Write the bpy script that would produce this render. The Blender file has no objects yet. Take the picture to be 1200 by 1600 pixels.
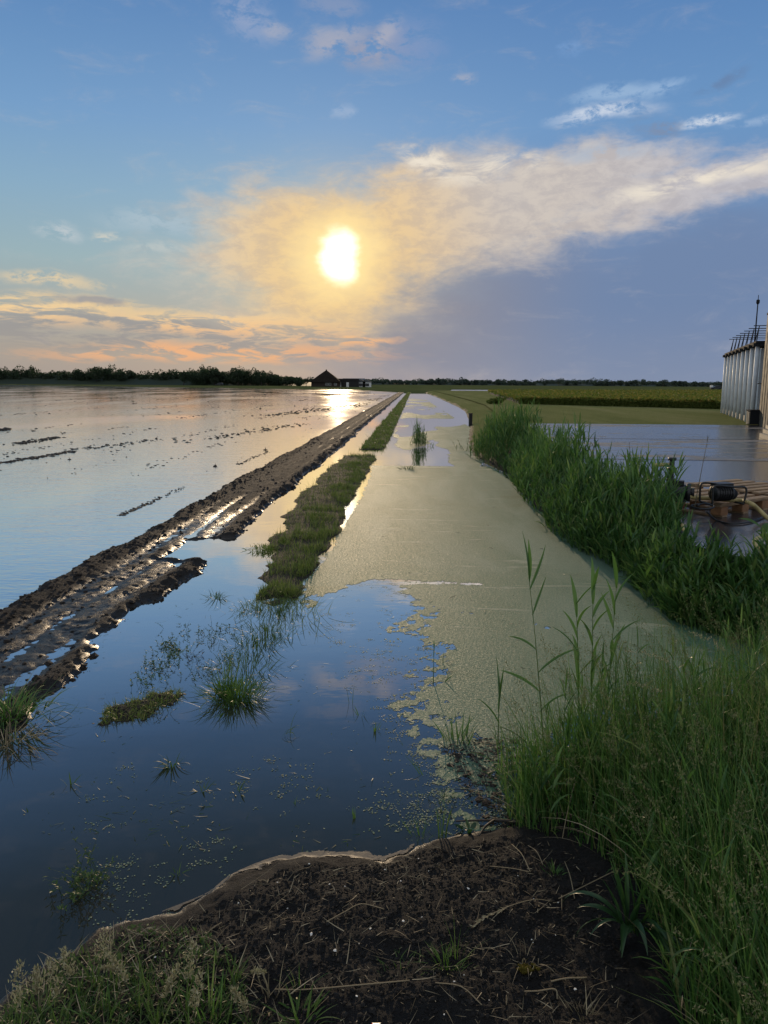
import bpy, math, random
import numpy as np

# ------------------------------------------------------------------ camera
random.seed(7)
rng = np.random.default_rng(7)
SC = bpy.context.scene
COL = SC.collection
PI = math.pi
R_ = math.radians

EYE = 1.9                                   # camera height above the flood water (z = 0)
FPX = 1202.0                                # focal length in photo pixels (1200 x 1600)
PITCH, ROLL = R_(9.49), R_(0.38)
_f = np.array([0, math.cos(PITCH), -math.sin(PITCH)])
_r0 = np.array([1.0, 0, 0])
_u0 = np.array([0, math.sin(PITCH), math.cos(PITCH)])
CR = _r0 * math.cos(ROLL) + _u0 * math.sin(ROLL)
CU = _u0 * math.cos(ROLL) - _r0 * math.sin(ROLL)

from mathutils import Matrix, Vector
cam_d = bpy.data.cameras.new('camera')
cam = bpy.data.objects.new('camera', cam_d)
COL.objects.link(cam)
m = Matrix.Identity(4)
for i in range(3):
    m[i][0], m[i][1], m[i][2] = CR[i], CU[i], -_f[i]
m[2][3] = EYE
cam.matrix_world = m
cam_d.sensor_width = 36
cam_d.lens = 36 * FPX / 1600
cam_d.clip_start, cam_d.clip_end = 0.05, 20000
SC.camera = cam


def ray(px, py):
    d = _f + CR * (px - 600) / FPX - CU * (py - 800) / FPX
    return d / np.linalg.norm(d)


def G(px, py, z=0.0):
    """ground point at height z seen at a photo position"""
    d = ray(px, py)
    k = (z - EYE) / d[2]
    return np.array([d[0] * k, d[1] * k, z])


def AE(px, py):
    d = ray(px, py)
    return math.degrees(math.atan2(d[0], d[1])), math.degrees(math.asin(d[2]))


def lin(*c):
    return tuple(((v / 255 + .055) / 1.055) ** 2.4 if v > 10 else v / 255 / 12.92 for v in c)


# ------------------------------------------------------------------ node helper
class NT:
    def __init__(self, tree):
        self.t = tree
        self.n = tree.nodes
        self.l = tree.links

    def new(self, typ, **kw):
        nd = self.n.new(typ)
        for k, v in kw.items():
            setattr(nd, k, v)
        return nd

    def put(self, sock, v):
        if isinstance(v, bpy.types.NodeSocket):
            self.l.new(v, sock)
        elif v is not None:
            if isinstance(v, (tuple, list)) and sock.type == 'RGBA' and len(v) == 3:
                v = (*v, 1)
            sock.default_value = v

    def math(self, op, a, b=None, c=None, clamp=False):
        nd = self.new('ShaderNodeMath', operation=op, use_clamp=clamp)
        for i, v in enumerate((a, b, c)):
            if v is not None:
                self.put(nd.inputs[i], v)
        return nd.outputs[0]

    def mix(self, f, a, b, blend='MIX'):
        nd = self.new('ShaderNodeMix', data_type='RGBA', blend_type=blend, clamp_factor=True)
        self.put(nd.inputs[0], f)
        self.put(nd.inputs[6], a)
        self.put(nd.inputs[7], b)
        return nd.outputs[2]

    def sstep(self, x, a, b):
        nd = self.new('ShaderNodeMapRange', interpolation_type='SMOOTHSTEP')
        self.put(nd.inputs[0], x)
        nd.inputs[1].default_value, nd.inputs[2].default_value = a, b
        return nd.outputs[0]

    def lerp(self, x, a, b, c, d):
        nd = self.new('ShaderNodeMapRange')
        self.put(nd.inputs[0], x)
        for i, v in enumerate((a, b, c, d)):
            nd.inputs[i + 1].default_value = v
        return nd.outputs[0]

    def noise(self, vec, scale, detail=4, rough=.55, dist=0.0, col=False):
        nd = self.new('ShaderNodeTexNoise')
        if vec is not None:
            self.put(nd.inputs['Vector'], vec)
        nd.inputs['Scale'].default_value = scale
        nd.inputs['Detail'].default_value = detail
        nd.inputs['Roughness'].default_value = rough
        nd.inputs['Distortion'].default_value = dist
        return nd.outputs[1 if col else 0]

    def comb(self, x, y, z=0.0):
        nd = self.new('ShaderNodeCombineXYZ')
        for i, v in enumerate((x, y, z)):
            self.put(nd.inputs[i], v)
        return nd.outputs[0]

    def ramp(self, x, stops, interp='LINEAR'):
        nd = self.new('ShaderNodeValToRGB')
        nd.color_ramp.interpolation = interp
        el = nd.color_ramp.elements
        while len(el) < len(stops):
            el.new(.5)
        for e, (p, c) in zip(el, stops):
            e.position = p
            e.color = (*c, 1) if len(c) == 3 else c
        self.put(nd.inputs[0], x)
        return nd.outputs[0]


# ------------------------------------------------------------------ sun and sky
SUN_AZ, SUN_EL = AE(527, 402)
sun_d = bpy.data.lights.new('sun', 'SUN')
sun_d.energy = 2.0
sun_d.angle = R_(0.6)
sun_d.color = (1.0, .74, .46)
sun = bpy.data.objects.new('sun', sun_d)
COL.objects.link(sun)
_sd = Vector((math.sin(R_(SUN_AZ)) * math.cos(R_(SUN_EL)), math.cos(R_(SUN_AZ)) * math.cos(R_(SUN_EL)), math.sin(R_(SUN_EL))))
sun.rotation_euler = (-_sd).to_track_quat('-Z', 'Y').to_euler()
sun.location = (0, 0, 30)

SC.view_settings.view_transform = 'Standard'
SC.view_settings.look = 'None'
SC.view_settings.exposure = 0
SC.view_settings.gamma = 1

world = bpy.data.worlds.new('World')
SC.world = world
world.use_nodes = True
w = NT(world.node_tree)
w.n.clear()
SKY_STRENGTH = 0.1
out = w.new('ShaderNodeOutputWorld')
bg = w.new('ShaderNodeBackground')
bg.inputs[1].default_value = SKY_STRENGTH
w.l.new(bg.outputs[0], out.inputs[0])
sky = w.new('ShaderNodeTexSky', sky_type='NISHITA')
sky.sun_disc = False
sky.sun_elevation = R_(SUN_EL)
sky.sun_rotation = R_(SUN_AZ)
sky.air_density, sky.dust_density, sky.ozone_density = 1.0, 1.2, 1.5

tc = w.new('ShaderNodeTexCoord').outputs['Generated']
nrm = w.new('ShaderNodeVectorMath', operation='NORMALIZE')
w.l.new(tc, nrm.inputs[0])
DIR = nrm.outputs[0]
sx = w.new('ShaderNodeSeparateXYZ')
w.l.new(DIR, sx.inputs[0])
DEG = 180 / PI
az = w.math('MULTIPLY', w.math('ARCTAN2', sx.outputs[0], sx.outputs[1]), DEG)
el = w.math('MULTIPLY', w.math('ARCSINE', sx.outputs[2]), DEG)

# clear air, left and right of the sun, by elevation (0..90 -> 0..1)
E = lambda d: d / 90
elf = w.math('DIVIDE', w.math('MAXIMUM', el, 0.0), 90.0)
left = w.ramp(elf, [(E(0), lin(158, 149, 145)), (E(2.2), lin(164, 156, 148)), (E(5), lin(164, 168, 164)), (E(8.2), lin(150, 176, 184)),
                    (E(12.5), lin(134, 170, 196)), (E(17), lin(115, 157, 200)), (E(24), lin(90, 134, 186)),
                    (E(33), lin(56, 92, 122)), (E(50), lin(42, 70, 92)), (E(90), lin(38, 62, 88))])
right = w.ramp(elf, [(E(0), lin(130, 146, 172)), (E(3), lin(119, 139, 172)), (E(7), lin(112, 138, 176)), (E(12), lin(108, 144, 188)),
                     (E(17), lin(106, 149, 196)), (E(24), lin(88, 131, 184)), (E(33), lin(56, 92, 122)),
                     (E(50), lin(42, 70, 92)), (E(90), lin(38, 62, 88))])
clear = w.mix(w.sstep(az, -8, 16), left, right)
scale10 = w.new('ShaderNodeVectorMath', operation='SCALE')
w.l.new(clear, scale10.inputs[0])
scale10.inputs[3].default_value = 1 / SKY_STRENGTH
NSK = w.mix(0.025, scale10.outputs[0], sky.outputs[0])
# unseen sky overhead and behind the viewer, brightened as added fill light
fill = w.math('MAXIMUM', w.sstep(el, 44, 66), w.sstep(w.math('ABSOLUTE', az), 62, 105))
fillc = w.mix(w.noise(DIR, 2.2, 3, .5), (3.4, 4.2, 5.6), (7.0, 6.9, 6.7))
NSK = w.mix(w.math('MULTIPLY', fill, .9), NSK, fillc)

# warped coordinates for ragged clouds (degrees)
v_ae = w.comb(w.math('MULTIPLY', az, .55), el)
warp = w.new('ShaderNodeVectorMath', operation='SUBTRACT')
w.l.new(w.noise(v_ae, .22, 5, .62, col=True), warp.inputs[0])
warp.inputs[1].default_value = (.5, .5, .5)
wxyz = w.new('ShaderNodeSeparateXYZ')
w.l.new(warp.outputs[0], wxyz.inputs[0])
def warped(ax, ay):
    return (w.math('MULTIPLY_ADD', wxyz.outputs[0], ax, az), w.math('MULTIPLY_ADD', wxyz.outputs[1], ay, el))
AZ1, EL1 = warped(14, 5.0)
AZ2, EL2 = warped(6, 2.2)

def blob(px, py, rx, ry, rot=0, lo=1.0, hi=0.3, co=None):
    """soft ellipse in azimuth / elevation; radii in photo pixels"""
    ca, ce = AE(px, py)
    a_, e_ = co or (AZ1, EL1)
    k = 1 / 21.5
    dx = w.math('SUBTRACT', a_, ca)
    dy = w.math('SUBTRACT', e_, ce)
    c, s = math.cos(R_(rot)), math.sin(R_(rot))
    u = w.math('ADD', w.math('MULTIPLY', dx, c), w.math('MULTIPLY', dy, s))
    v = w.math('SUBTRACT', w.math('MULTIPLY', dy, c), w.math('MULTIPLY', dx, s))
    u = w.math('DIVIDE', u, rx * k)
    v = w.math('DIVIDE', v, ry * k)
    r = w.math('SQRT', w.math('ADD', w.math('MULTIPLY', u, u), w.math('MULTIPLY', v, v)))
    return w.sstep(r, lo, hi)

def union(*ms):
    o = ms[0]
    for x in ms[1:]:
        o = w.math('MAXIMUM', o, x)
    return o

S10 = lambda c, g=1.0: tuple(v * g / SKY_STRENGTH for v in c)
# fine fibrous texture, slanting slightly
fib = w.noise(w.comb(w.math('MULTIPLY_ADD', el, .25, w.math('MULTIPLY', az, .35)), w.math('MULTIPLY_ADD', az, -.10, el)), .62, 6, .66, .6)
fine = w.noise(w.comb(w.math('MULTIPLY', az, .5), el), 1.1, 5, .7, .3)

ang = w.new('ShaderNodeVectorMath', operation='DOT_PRODUCT')
w.l.new(DIR, ang.inputs[0])
ang.inputs[1].default_value = _sd
sang = w.math('MULTIPLY', w.math('ARCCOSINE', ang.outputs['Value']), DEG)

col = NSK
# grey-mauve veil of the far rain, right of and under the sun
m_sh = union(blob(930, 500, 420, 190, -4, 1.05, .35), blob(690, 550, 270, 85, 0, 1.15, .1), blob(1100, 430, 260, 120, 0, 1.1, .3))
shade = w.mix(w.sstep(az, 2, 17), S10(lin(138, 136, 148)), S10(lin(112, 133, 168)))
shade = w.mix(w.math('MULTIPLY', w.sstep(el, 6, 0), .5), shade, S10(lin(138, 146, 166)))
col = w.mix(w.math('MULTIPLY', m_sh, .85), col, shade)
# the big sunlit anvil
m_main = union(blob(500, 400, 290, 150, 0, 1.15, .05), blob(720, 335, 360, 115, 4, 1.15, .1), blob(1070, 296, 300, 55, 8, 1.15, .1),
               blob(880, 278, 230, 62, 4, 1.15, .1), blob(490, 440, 215, 115, 0, 1.15, .1))
m_cut = union(blob(930, 485, 345, 128, 6, 1.3, .1), blob(770, 495, 175, 100, 0, 1.3, .05))
m_main = w.math('MULTIPLY', m_main, w.math('MULTIPLY_ADD', m_cut, -.93, 1.0))
m_tex = w.sstep(w.math('ADD', w.math('MULTIPLY', m_main, .95), w.math('MULTIPLY', fib, .95)), .48, 1.22)
cream = w.mix(w.sstep(sang, 4, 13), S10(lin(244, 208, 152)), S10(lin(218, 204, 188)))
cream = w.mix(w.math('MULTIPLY', w.sstep(sang, 14, 27), .7), cream, S10(lin(196, 194, 202)))
cream = w.mix(w.math('MULTIPLY', w.sstep(fine, .62, .36), .33), cream, S10(lin(160, 152, 156)))
col = w.mix(w.math('MULTIPLY', m_tex, .84), col, cream)
# crisp white crest at the top of the anvil
m_cr = union(blob(668, 256, 60, 22, -18, 1.0, .3, (AZ2, EL2)), blob(775, 262, 120, 20, 6, 1.1, .2, (AZ2, EL2)), blob(1090, 280, 170, 18, 10, 1.1, .2, (AZ2, EL2)))
col = w.mix(w.math('MULTIPLY', m_cr, w.sstep(fib, .38, .62)), col, S10(lin(236, 226, 210)))
# low streaks lit from behind, left of the sun
v_st = w.comb(w.math('MULTIPLY', az, .20), w.math('MULTIPLY_ADD', az, .03, el))
st = w.noise(v_st, 1.5, 6, .62, .5)
band1 = w.math('MULTIPLY', union(blob(60, 480, 210, 26, -3, 1.1, .2, (AZ2, EL2)), blob(330, 505, 300, 24, -2, 1.1, .2, (AZ2, EL2)),
                                 blob(330, 550, 330, 20, 0, 1.1, .2, (AZ2, EL2)), blob(540, 531, 120, 10, 0, 1.1, .2, (AZ2, EL2))), w.sstep(st, .43, .56))
grey = w.math('MULTIPLY', blob(250, 520, 420, 34, -2, 1.1, .3, (AZ2, EL2)), w.sstep(st, .57, .42))
col = w.mix(w.math('MULTIPLY', grey, .6), col, S10(lin(146, 143, 146)))
col = w.mix(w.math('MULTIPLY', band1, .95), col, w.mix(w.sstep(el, 5.5, 2.2), S10(lin(244, 212, 160)), S10(lin(240, 180, 132))))
# little lens-shaped clouds on the left
for (px, py, rx, ry, rot, c1) in ((90, 440, 60, 8, -6, (228, 206, 168)), (155, 482, 85, 9, -4, (226, 200, 158)), (100, 359, 30, 10, -10, (190, 200, 205)),
                                  (172, 365, 14, 6, 0, (205, 205, 195)), (245, 386, 30, 6, 0, (185, 195, 195)), (240, 345, 60, 14, -4, (170, 190, 202))):
    col = w.mix(w.math('MULTIPLY', w.math('MULTIPLY', blob(px, py, rx * 1.5, ry * 1.7, rot, 1.1, .1, (AZ2, EL2)), w.sstep(fine, .38, .55)), .9), col, S10(lin(*c1)))
col = w.mix(w.math('MULTIPLY', blob(135, 473, 70, 9, -4, 1.0, .3, (AZ2, EL2)), .8), col, S10(lin(150, 152, 158)))
# high small clouds
for (px, py, rx, ry, rot, c1, k) in ((590, 78, 52, 22, 8, (158, 160, 178), .85), (606, 56, 26, 16, 50, (180, 180, 192), .6), (515, 68, 48, 14, 18, (178, 176, 186), .7),
                                     (385, 22, 42, 24, -20, (160, 172, 200), .6), (436, 52, 26, 9, 0, (176, 178, 192), .6), (650, 66, 40, 26, 10, (130, 152, 192), .6),
                                     (520, 10, 40, 14, 0, (150, 160, 186), .5), (728, 118, 20, 7, 0, (180, 180, 190), .5), (540, 178, 14, 8, 0, (170, 188, 214), .5),
                                     (940, 174, 62, 9, 3, (214, 222, 234), .8), (1085, 183, 44, 6, 3, (224, 230, 238), .85), (965, 143, 60, 9, 0, (168, 194, 222), .6),
                                     (1016, 195, 24, 12, 0, (128, 142, 168), .8), (1030, 126, 34, 6, 8, (160, 188, 220), .6), (1120, 126, 34, 6, 12, (104, 130, 168), .7),
                                     (1175, 184, 46, 5, 0, (160, 184, 214), .6), (895, 78, 18, 8, -20, (124, 162, 210), .6), (940, 240, 50, 10, 0, (150, 178, 208), .5)):
    col = w.mix(w.math('MULTIPLY', w.math('MULTIPLY', blob(px, py, rx * 1.4, ry * 1.6, rot, 1.1, .1, (AZ2, EL2)), w.sstep(fine, .36, .56)), k), col, S10(lin(*c1)))
# glow and the veiled sun itself
glow = w.math('MULTIPLY', w.math('EXPONENT', w.math('MULTIPLY', w.math('MULTIPLY', sang, sang), -1 / (2 * 3.0 ** 2))), w.math('MULTIPLY', w.sstep(el, .5, 5.5), .45))
col = w.mix(glow, col, S10((1.0, .66, .24)))
AZ3, EL3 = warped(3.4, 2.4)
core = blob(527, 404, 42, 49, 8, 1.0, .1, (AZ3, EL3))
halo = blob(528, 404, 112, 98, 8, 1.0, .15, (AZ3, EL3))
col = w.mix(w.math('MULTIPLY', w.math('POWER', halo, 1.3), .9), col, S10((1.15, .88, .40)))
col = w.mix(core, col, S10((2.4, 2.25, 1.9)))
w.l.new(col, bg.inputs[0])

# ------------------------------------------------------------------ materials
def mat(name):
    mt = bpy.data.materials.new(name)
    mt.use_nodes = True
    k = NT(mt.node_tree)
    k.bsdf = k.n['Principled BSDF']
    k.out = k.n['Material Output']
    return mt, k

def bump(k, h, strength=.5, dist=.02, normal=None):
    b = k.new('ShaderNodeBump')
    b.inputs['Strength'].default_value = strength
    b.inputs['Distance'].default_value = dist
    k.put(b.inputs['Height'], h)
    if normal is not None:
        k.put(b.inputs['Normal'], normal)
    return b.outputs[0]

def pos(k):
    return k.new('ShaderNodeNewGeometry').outputs['Position']

def xyz(k, v):
    s = k.new('ShaderNodeSeparateXYZ')
    k.put(s.inputs[0], v)
    return s.outputs

def stretch(k, v, sx_, sy_, sz_=1.0, rot=0.0):
    mp = k.new('ShaderNodeMapping')
    k.put(mp.inputs['Vector'], v)
    mp.inputs['Rotation'].default_value = (0, 0, rot)
    mp.inputs['Scale'].default_value = (sx_, sy_, sz_)
    return mp.outputs[0]

def simple(name, c, rough=.6, var=.25, scale=8, metallic=0.0, bmp=0.0, spec=.5):
    mt, k = mat(name)
    p = k.new('ShaderNodeTexCoord').outputs['Object']
    n = k.noise(p, scale, 5, .6)
    a = tuple(v * (1 - var) for v in c)
    b = tuple(min(1, v * (1 + var)) for v in c)
    k.put(k.bsdf.inputs['Base Color'], k.ramp(n, [(.3, a), (.7, b)]))
    k.put(k.bsdf.inputs['Roughness'], k.lerp(n, .3, .7, max(.05, rough - .12), min(1, rough + .12)))
    k.bsdf.inputs['Metallic'].default_value = metallic
    k.bsdf.inputs['Specular IOR Level'].default_value = spec
    if bmp:
        k.put(k.bsdf.inputs['Normal'], bump(k, k.noise(p, scale * 4, 5, .6), bmp, .01))
    return mt

def foliage(name, stops, transl=.35, rough=.45, spec=.35):
    """one hue per leaf (island) from a short ramp, part of the light passes through"""
    mt, k = mat(name)
    g = k.new('ShaderNodeNewGeometry')
    c = k.ramp(g.outputs['Random Per Island'], stops)
    k.put(k.bsdf.inputs['Base Color'], c)
    k.bsdf.inputs['Roughness'].default_value = rough
    k.bsdf.inputs['Specular IOR Level'].default_value = spec
    tr = k.new('ShaderNodeBsdfTranslucent')
    k.put(tr.inputs['Color'], k.mix(.5, c, (.09, .22, .03), 'MIX'))
    mx = k.new('ShaderNodeMixShader')
    mx.inputs[0].default_value = transl
    k.l.new(k.bsdf.outputs[0], mx.inputs[1])
    k.l.new(tr.outputs[0], mx.inputs[2])
    k.l.new(mx.outputs[0], k.out.inputs[0])
    return mt

M = {}
DIRV = ray(648, 599.3)
DIRV = np.array([DIRV[0], DIRV[1]]) / math.hypot(DIRV[0], DIRV[1])     # the way the ditch and track run
LAT = np.array([DIRV[1], -DIRV[0]])
TRACK_ROT = math.atan2(DIRV[0], DIRV[1])

def water(name, normal_of, rough_of, deep=(.030, .030, .026)):
    """still flood water: dark seen from above, a mirror seen at a slant"""
    mt, k = mat(name)
    p = pos(k)
    k.n.remove(k.bsdf)
    lw = k.new('ShaderNodeLayerWeight')
    lw.inputs['Blend'].default_value = .5
    f = k.ramp(lw.outputs['Facing'], [(.28, (.07,) * 3), (.45, (.13,) * 3), (.58, (.27,) * 3), (.68, (.58,) * 3), (.80, (.88,) * 3), (.93, (.99,) * 3)])
    df = k.new('ShaderNodeBsdfDiffuse'); df.inputs[0].default_value = (*deep, 1)
    gl = k.new('ShaderNodeBsdfGlossy'); gl.inputs['Color'].default_value = (1, 1, 1, 1)
    k.put(gl.inputs['Roughness'], rough_of(k, p))
    k.put(gl.inputs['Normal'], normal_of(k, p))
    mx = k.new('ShaderNodeMixShader')
    k.put(mx.inputs[0], f); k.l.new(df.outputs[0], mx.inputs[1]); k.l.new(gl.outputs[0], mx.inputs[2])
    k.l.new(mx.outputs[0], k.out.inputs[0])
    return mt
# water of the ditch: still
M['ditch'] = water('still_water', lambda k, p: bump(k, k.noise(stretch(k, p, 1.6, 2.6), 1.5, 3, .5), .05, .02), lambda k, p: .02)
# water of the field: wind ripples in drifting patches
def _patch(k, p):
    return k.noise(stretch(k, p, .16, .05, 1, TRACK_ROT + .35), 1.0, 3, .5, .6)
def _fieldn(k, p):
    patch = _patch(k, p)
    rip = k.noise(stretch(k, p, 1.0, 2.4, 1, .25), 7.0, 3, .55)
    rip2 = k.noise(stretch(k, p, 1.0, 2.0, 1, -.2), 1.6, 3, .5)
    nb = k.new('ShaderNodeBump')
    nb.inputs['Distance'].default_value = .02
    k.put(nb.inputs['Strength'], k.lerp(patch, .38, .62, .05, .24))
    k.put(nb.inputs['Height'], k.math('ADD', rip, k.math('MULTIPLY', rip2, 1.6)))
    return nb.outputs[0]
M['field'] = water('rippled_water', _fieldn, lambda k, p: k.lerp(_patch(k, p), .35, .65, .03, .10), (.030, .029, .027))

# duckweed
mt, k = mat('duckweed'); M['duckweed'] = mt
p = pos(k)
vor = k.new('ShaderNodeTexVoronoi', feature='F1')
k.put(vor.inputs['Vector'], p)
vor.inputs['Scale'].default_value = 170
big = k.noise(stretch(k, p, 1.2, .35, 1, .2), .9, 4, .55, .8)
c = k.mix(k.math('MULTIPLY', vor.outputs['Color'], .8), (.050, .120, .070), (.112, .212, .138))
c = k.mix(k.math('MULTIPLY', k.sstep(k.noise(p, 95, 3, .7), .56, .66), .75), c, (.040, .065, .026))
st_ = k.noise(stretch(k, p, .5, 2.2, 1, .25), 1.3, 5, .6, 1.2)
c = k.mix(k.math('MULTIPLY', k.sstep(st_, .60, .66), .6), c, (.30, .34, .26))
c = k.mix(k.math('MULTIPLY', k.sstep(k.noise(stretch(k, p, .6, 1.5, 1, -.1), .8, 5, .6, .8), .56, .66), .5), c, (.050, .10, .040))
c = k.mix(k.sstep(big, .40, .68), c, k.mix(vor.outputs['Color'], (.088, .162, .108), (.178, .255, .185)))
k.put(k.bsdf.inputs['Base Color'], c)
k.put(k.bsdf.inputs['Roughness'], k.lerp(k.noise(p, 60, 2), .3, .7, .50, .80))
k.bsdf.inputs['Specular IOR Level'].default_value = .22
hh = k.math('ADD', k.math('MULTIPLY', vor.outputs['Distance'], -.8), k.math('MULTIPLY', k.noise(p, 55, 3, .6), 1.2))
k.put(k.bsdf.inputs['Normal'], bump(k, hh, .75, .006))

# mud of the wheel track: low is wet and shining, high is drained and matt
def mud(name, dark, light, z0, z1, wetrough=.16, bscale=34):
    mt, k = mat(name)
    p = pos(k)
    z = xyz(k, p)[2]
    n = k.noise(p, 9, 6, .65)
    n2 = k.noise(p, bscale, 6, .7)
    zz = k.math('ADD', z, k.math('MULTIPLY_ADD', n, .05, -.025))
    wet = k.sstep(zz, z1, z0)
    c = k.ramp(k.math('ADD', k.math('MULTIPLY', n2, .65), k.math('MULTIPLY', n, .35)), [(.35, dark), (.62, light)])
    k.put(k.bsdf.inputs['Base Color'], k.mix(k.math('MULTIPLY', wet, .55), c, tuple(v * .6 for v in dark)))
    k.put(k.bsdf.inputs['Roughness'], k.math('MULTIPLY_ADD', wet, wetrough - .88, .88))
    k.bsdf.inputs['Specular IOR Level'].default_value = .32
    b = k.new('ShaderNodeBump')
    b.inputs['Distance'].default_value = .03
    k.put(b.inputs['Strength'], k.math('MULTIPLY_ADD', wet, -.62, .9))
    k.put(b.inputs['Height'], k.math('ADD', n2, k.math('MULTIPLY', k.noise(p, bscale * 3.3, 4, .6), .4)))
    k.put(k.bsdf.inputs['Normal'], b.outputs[0])
    return mt
M['mud'] = mud('track_mud', (.010, .009, .0085), (.026, .023, .021), .006, .042, .30)
M['clod'] = mud('mud_clods', (.014, .011, .009), (.040, .032, .027), -.02, .012)
M['soil'] = mud('bank_soil', (.006, .0057, .0055), (.021, .019, .018), .000, .016, .3, 90)
M['soilclod'] = mud('soil_crumbs', (.007, .0065, .006), (.030, .027, .025), -.05, -.02)
M['silt'] = simple('skyglow_silt', (.11, .095, .08), .62, .35, 30, bmp=.2, spec=.25)  # silt, with reflected sky glow put into its pale colour
M['bund'] = mud('bund_earth', (.014, .013, .009), (.034, .030, .019), -.04, -.02, .7)

# grass colours
M['bundgrass'] = foliage('bund_grass', [(0, (.085, .12, .022)), (.45, (.165, .21, .046)), (.8, (.24, .255, .07)), (1, (.20, .17, .07))], .45)
M['tallgrass'] = foliage('tall_grass', [(0, (.022, .068, .014)), (.35, (.062, .160, .036)), (.7, (.125, .24, .060)), (.9, (.20, .27, .08)), (1, (.24, .20, .09))], .42)
M['reed'] = foliage('reed', [(0, (.032, .088, .026)), (.5, (.078, .170, .046)), (.85, (.14, .235, .058)), (1, (.20, .24, .075))], .40, .4, .4)
M['weed'] = foliage('weed', [(0, (.028, .058, .014)), (.6, (.060, .11, .026)), (1, (.11, .15, .045))], .38)
M['bright'] = foliage('fresh_grass', [(0, (.045, .095, .016)), (.6, (.085, .16, .03)), (1, (.14, .21, .05))], .4)
M['seed'] = foliage('seed_head', [(0, (.26, .22, .13)), (.6, (.40, .35, .22)), (1, (.52, .47, .32))], .3, .7, .2)
M['greenseed'] = foliage('green_seed_head', [(0, (.10, .12, .05)), (.6, (.17, .17, .08)), (1, (.24, .21, .13))], .3, .7, .2)
M['straw'] = foliage('straw', [(0, (.11, .085, .052)), (.6, (.27, .22, .14)), (1, (.48, .40, .27))], .1, .7, .2)
M['broad'] = foliage('broad_leaf', [(0, (.018, .055, .022)), (1, (.035, .085, .032))], .25, .38, .45)
M['tree'] = foliage('tree_leaf', [(0, (.024, .034, .026)), (.6, (.040, .054, .036)), (1, (.058, .072, .044))], .2, .7, .1)  # a little distance haze is mixed into the leaf colours
M['hazedtree'] = foliage('hazed_tree_leaf', [(0, (.055, .072, .066)), (1, (.080, .10, .085))], .15, .8, .05)  # aerial haze put into these lighter, bluish leaf colours
M['crop'] = foliage('crop_leaf', [(0, (.09, .12, .025)), (.4, (.16, .155, .035)), (.75, (.23, .17, .04)), (1, (.30, .20, .06))], .4, .7, .15)
M['cropbase'] = foliage('crop_side_leaf', [(0, (.065, .095, .024)), (1, (.13, .15, .036))], .2, .7, .1)
M['debris'] = simple('drowned_stubble', (.022, .018, .013), .7, .5, 20)
M['moss'] = simple('moss', (.085, .070, .012), .9, .4, 60, bmp=.8, spec=.1)
M['twig'] = simple('twig_bark', (.028, .022, .016), .7, .3, 30)
M['stalk'] = simple('dry_stalk', (.12, .10, .06), .8, .3, 20)

# lawn, meadow, concrete
def turf(name, a, b, c, sc=1.0):
    mt, k = mat(name)
    p = pos(k)
    n1 = k.noise(stretch(k, p, .5 * sc, .06 * sc, 1, TRACK_ROT), 1.0, 5, .6)
    n2 = k.noise(p, 3.5 * sc, 5, .7)
    cc = k.ramp(k.math('ADD', k.math('MULTIPLY', n1, .6), k.math('MULTIPLY', n2, .4)), [(.34, a), (.5, b), (.66, c)])
    k.put(k.bsdf.inputs['Base Color'], cc)
    k.bsdf.inputs['Roughness'].default_value = .9
    k.bsdf.inputs['Specular IOR Level'].default_value = .0
    k.put(k.bsdf.inputs['Normal'], bump(k, k.noise(p, 14 * sc, 5, .7), .9, .06))
    return mt
M['lawn'] = turf('mown_lawn', (.15, .165, .062), (.20, .205, .080), (.26, .245, .115))
M['meadow'] = turf('far_meadow', (.070, .088, .036), (.095, .110, .044), (.13, .135, .06), .25)
M['earth'] = simple('bare_earth', (.03, .026, .018), .9, .3, .5)

mt, k = mat('wet_concrete'); M['concrete'] = mt
p = pos(k)
n1 = k.noise(stretch(k, p, .16, 1.1, 1, -.05), .75, 6, .6, .5)
n2 = k.noise(p, 22, 6, .7)
n3 = k.noise(p, 2.2, 5, .6)
wet = k.sstep(k.math('ADD', n1, k.math('MULTIPLY', n3, .28)), .515, .575)
c = k.ramp(k.math('ADD', k.math('MULTIPLY', n2, .5), k.math('MULTIPLY', n3, .5)), [(.36, (.095, .090, .090)), (.64, (.20, .187, .180))])
k.put(k.bsdf.inputs['Base Color'], k.mix(wet, c, (.035, .033, .036)))
k.put(k.bsdf.inputs['Roughness'], k.math('MULTIPLY_ADD', wet, -.54, .72))
k.bsdf.inputs['Specular IOR Level'].default_value = .75
k.bsdf.inputs['IOR'].default_value = 1.75
b = k.new('ShaderNodeBump')
b.inputs['Distance'].default_value = .008
k.put(b.inputs['Strength'], k.math('MULTIPLY_ADD', wet, -.38, .6))
k.put(b.inputs['Height'], k.math('ADD', n2, n3))
k.put(k.bsdf.inputs['Normal'], b.outputs[0])

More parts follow.
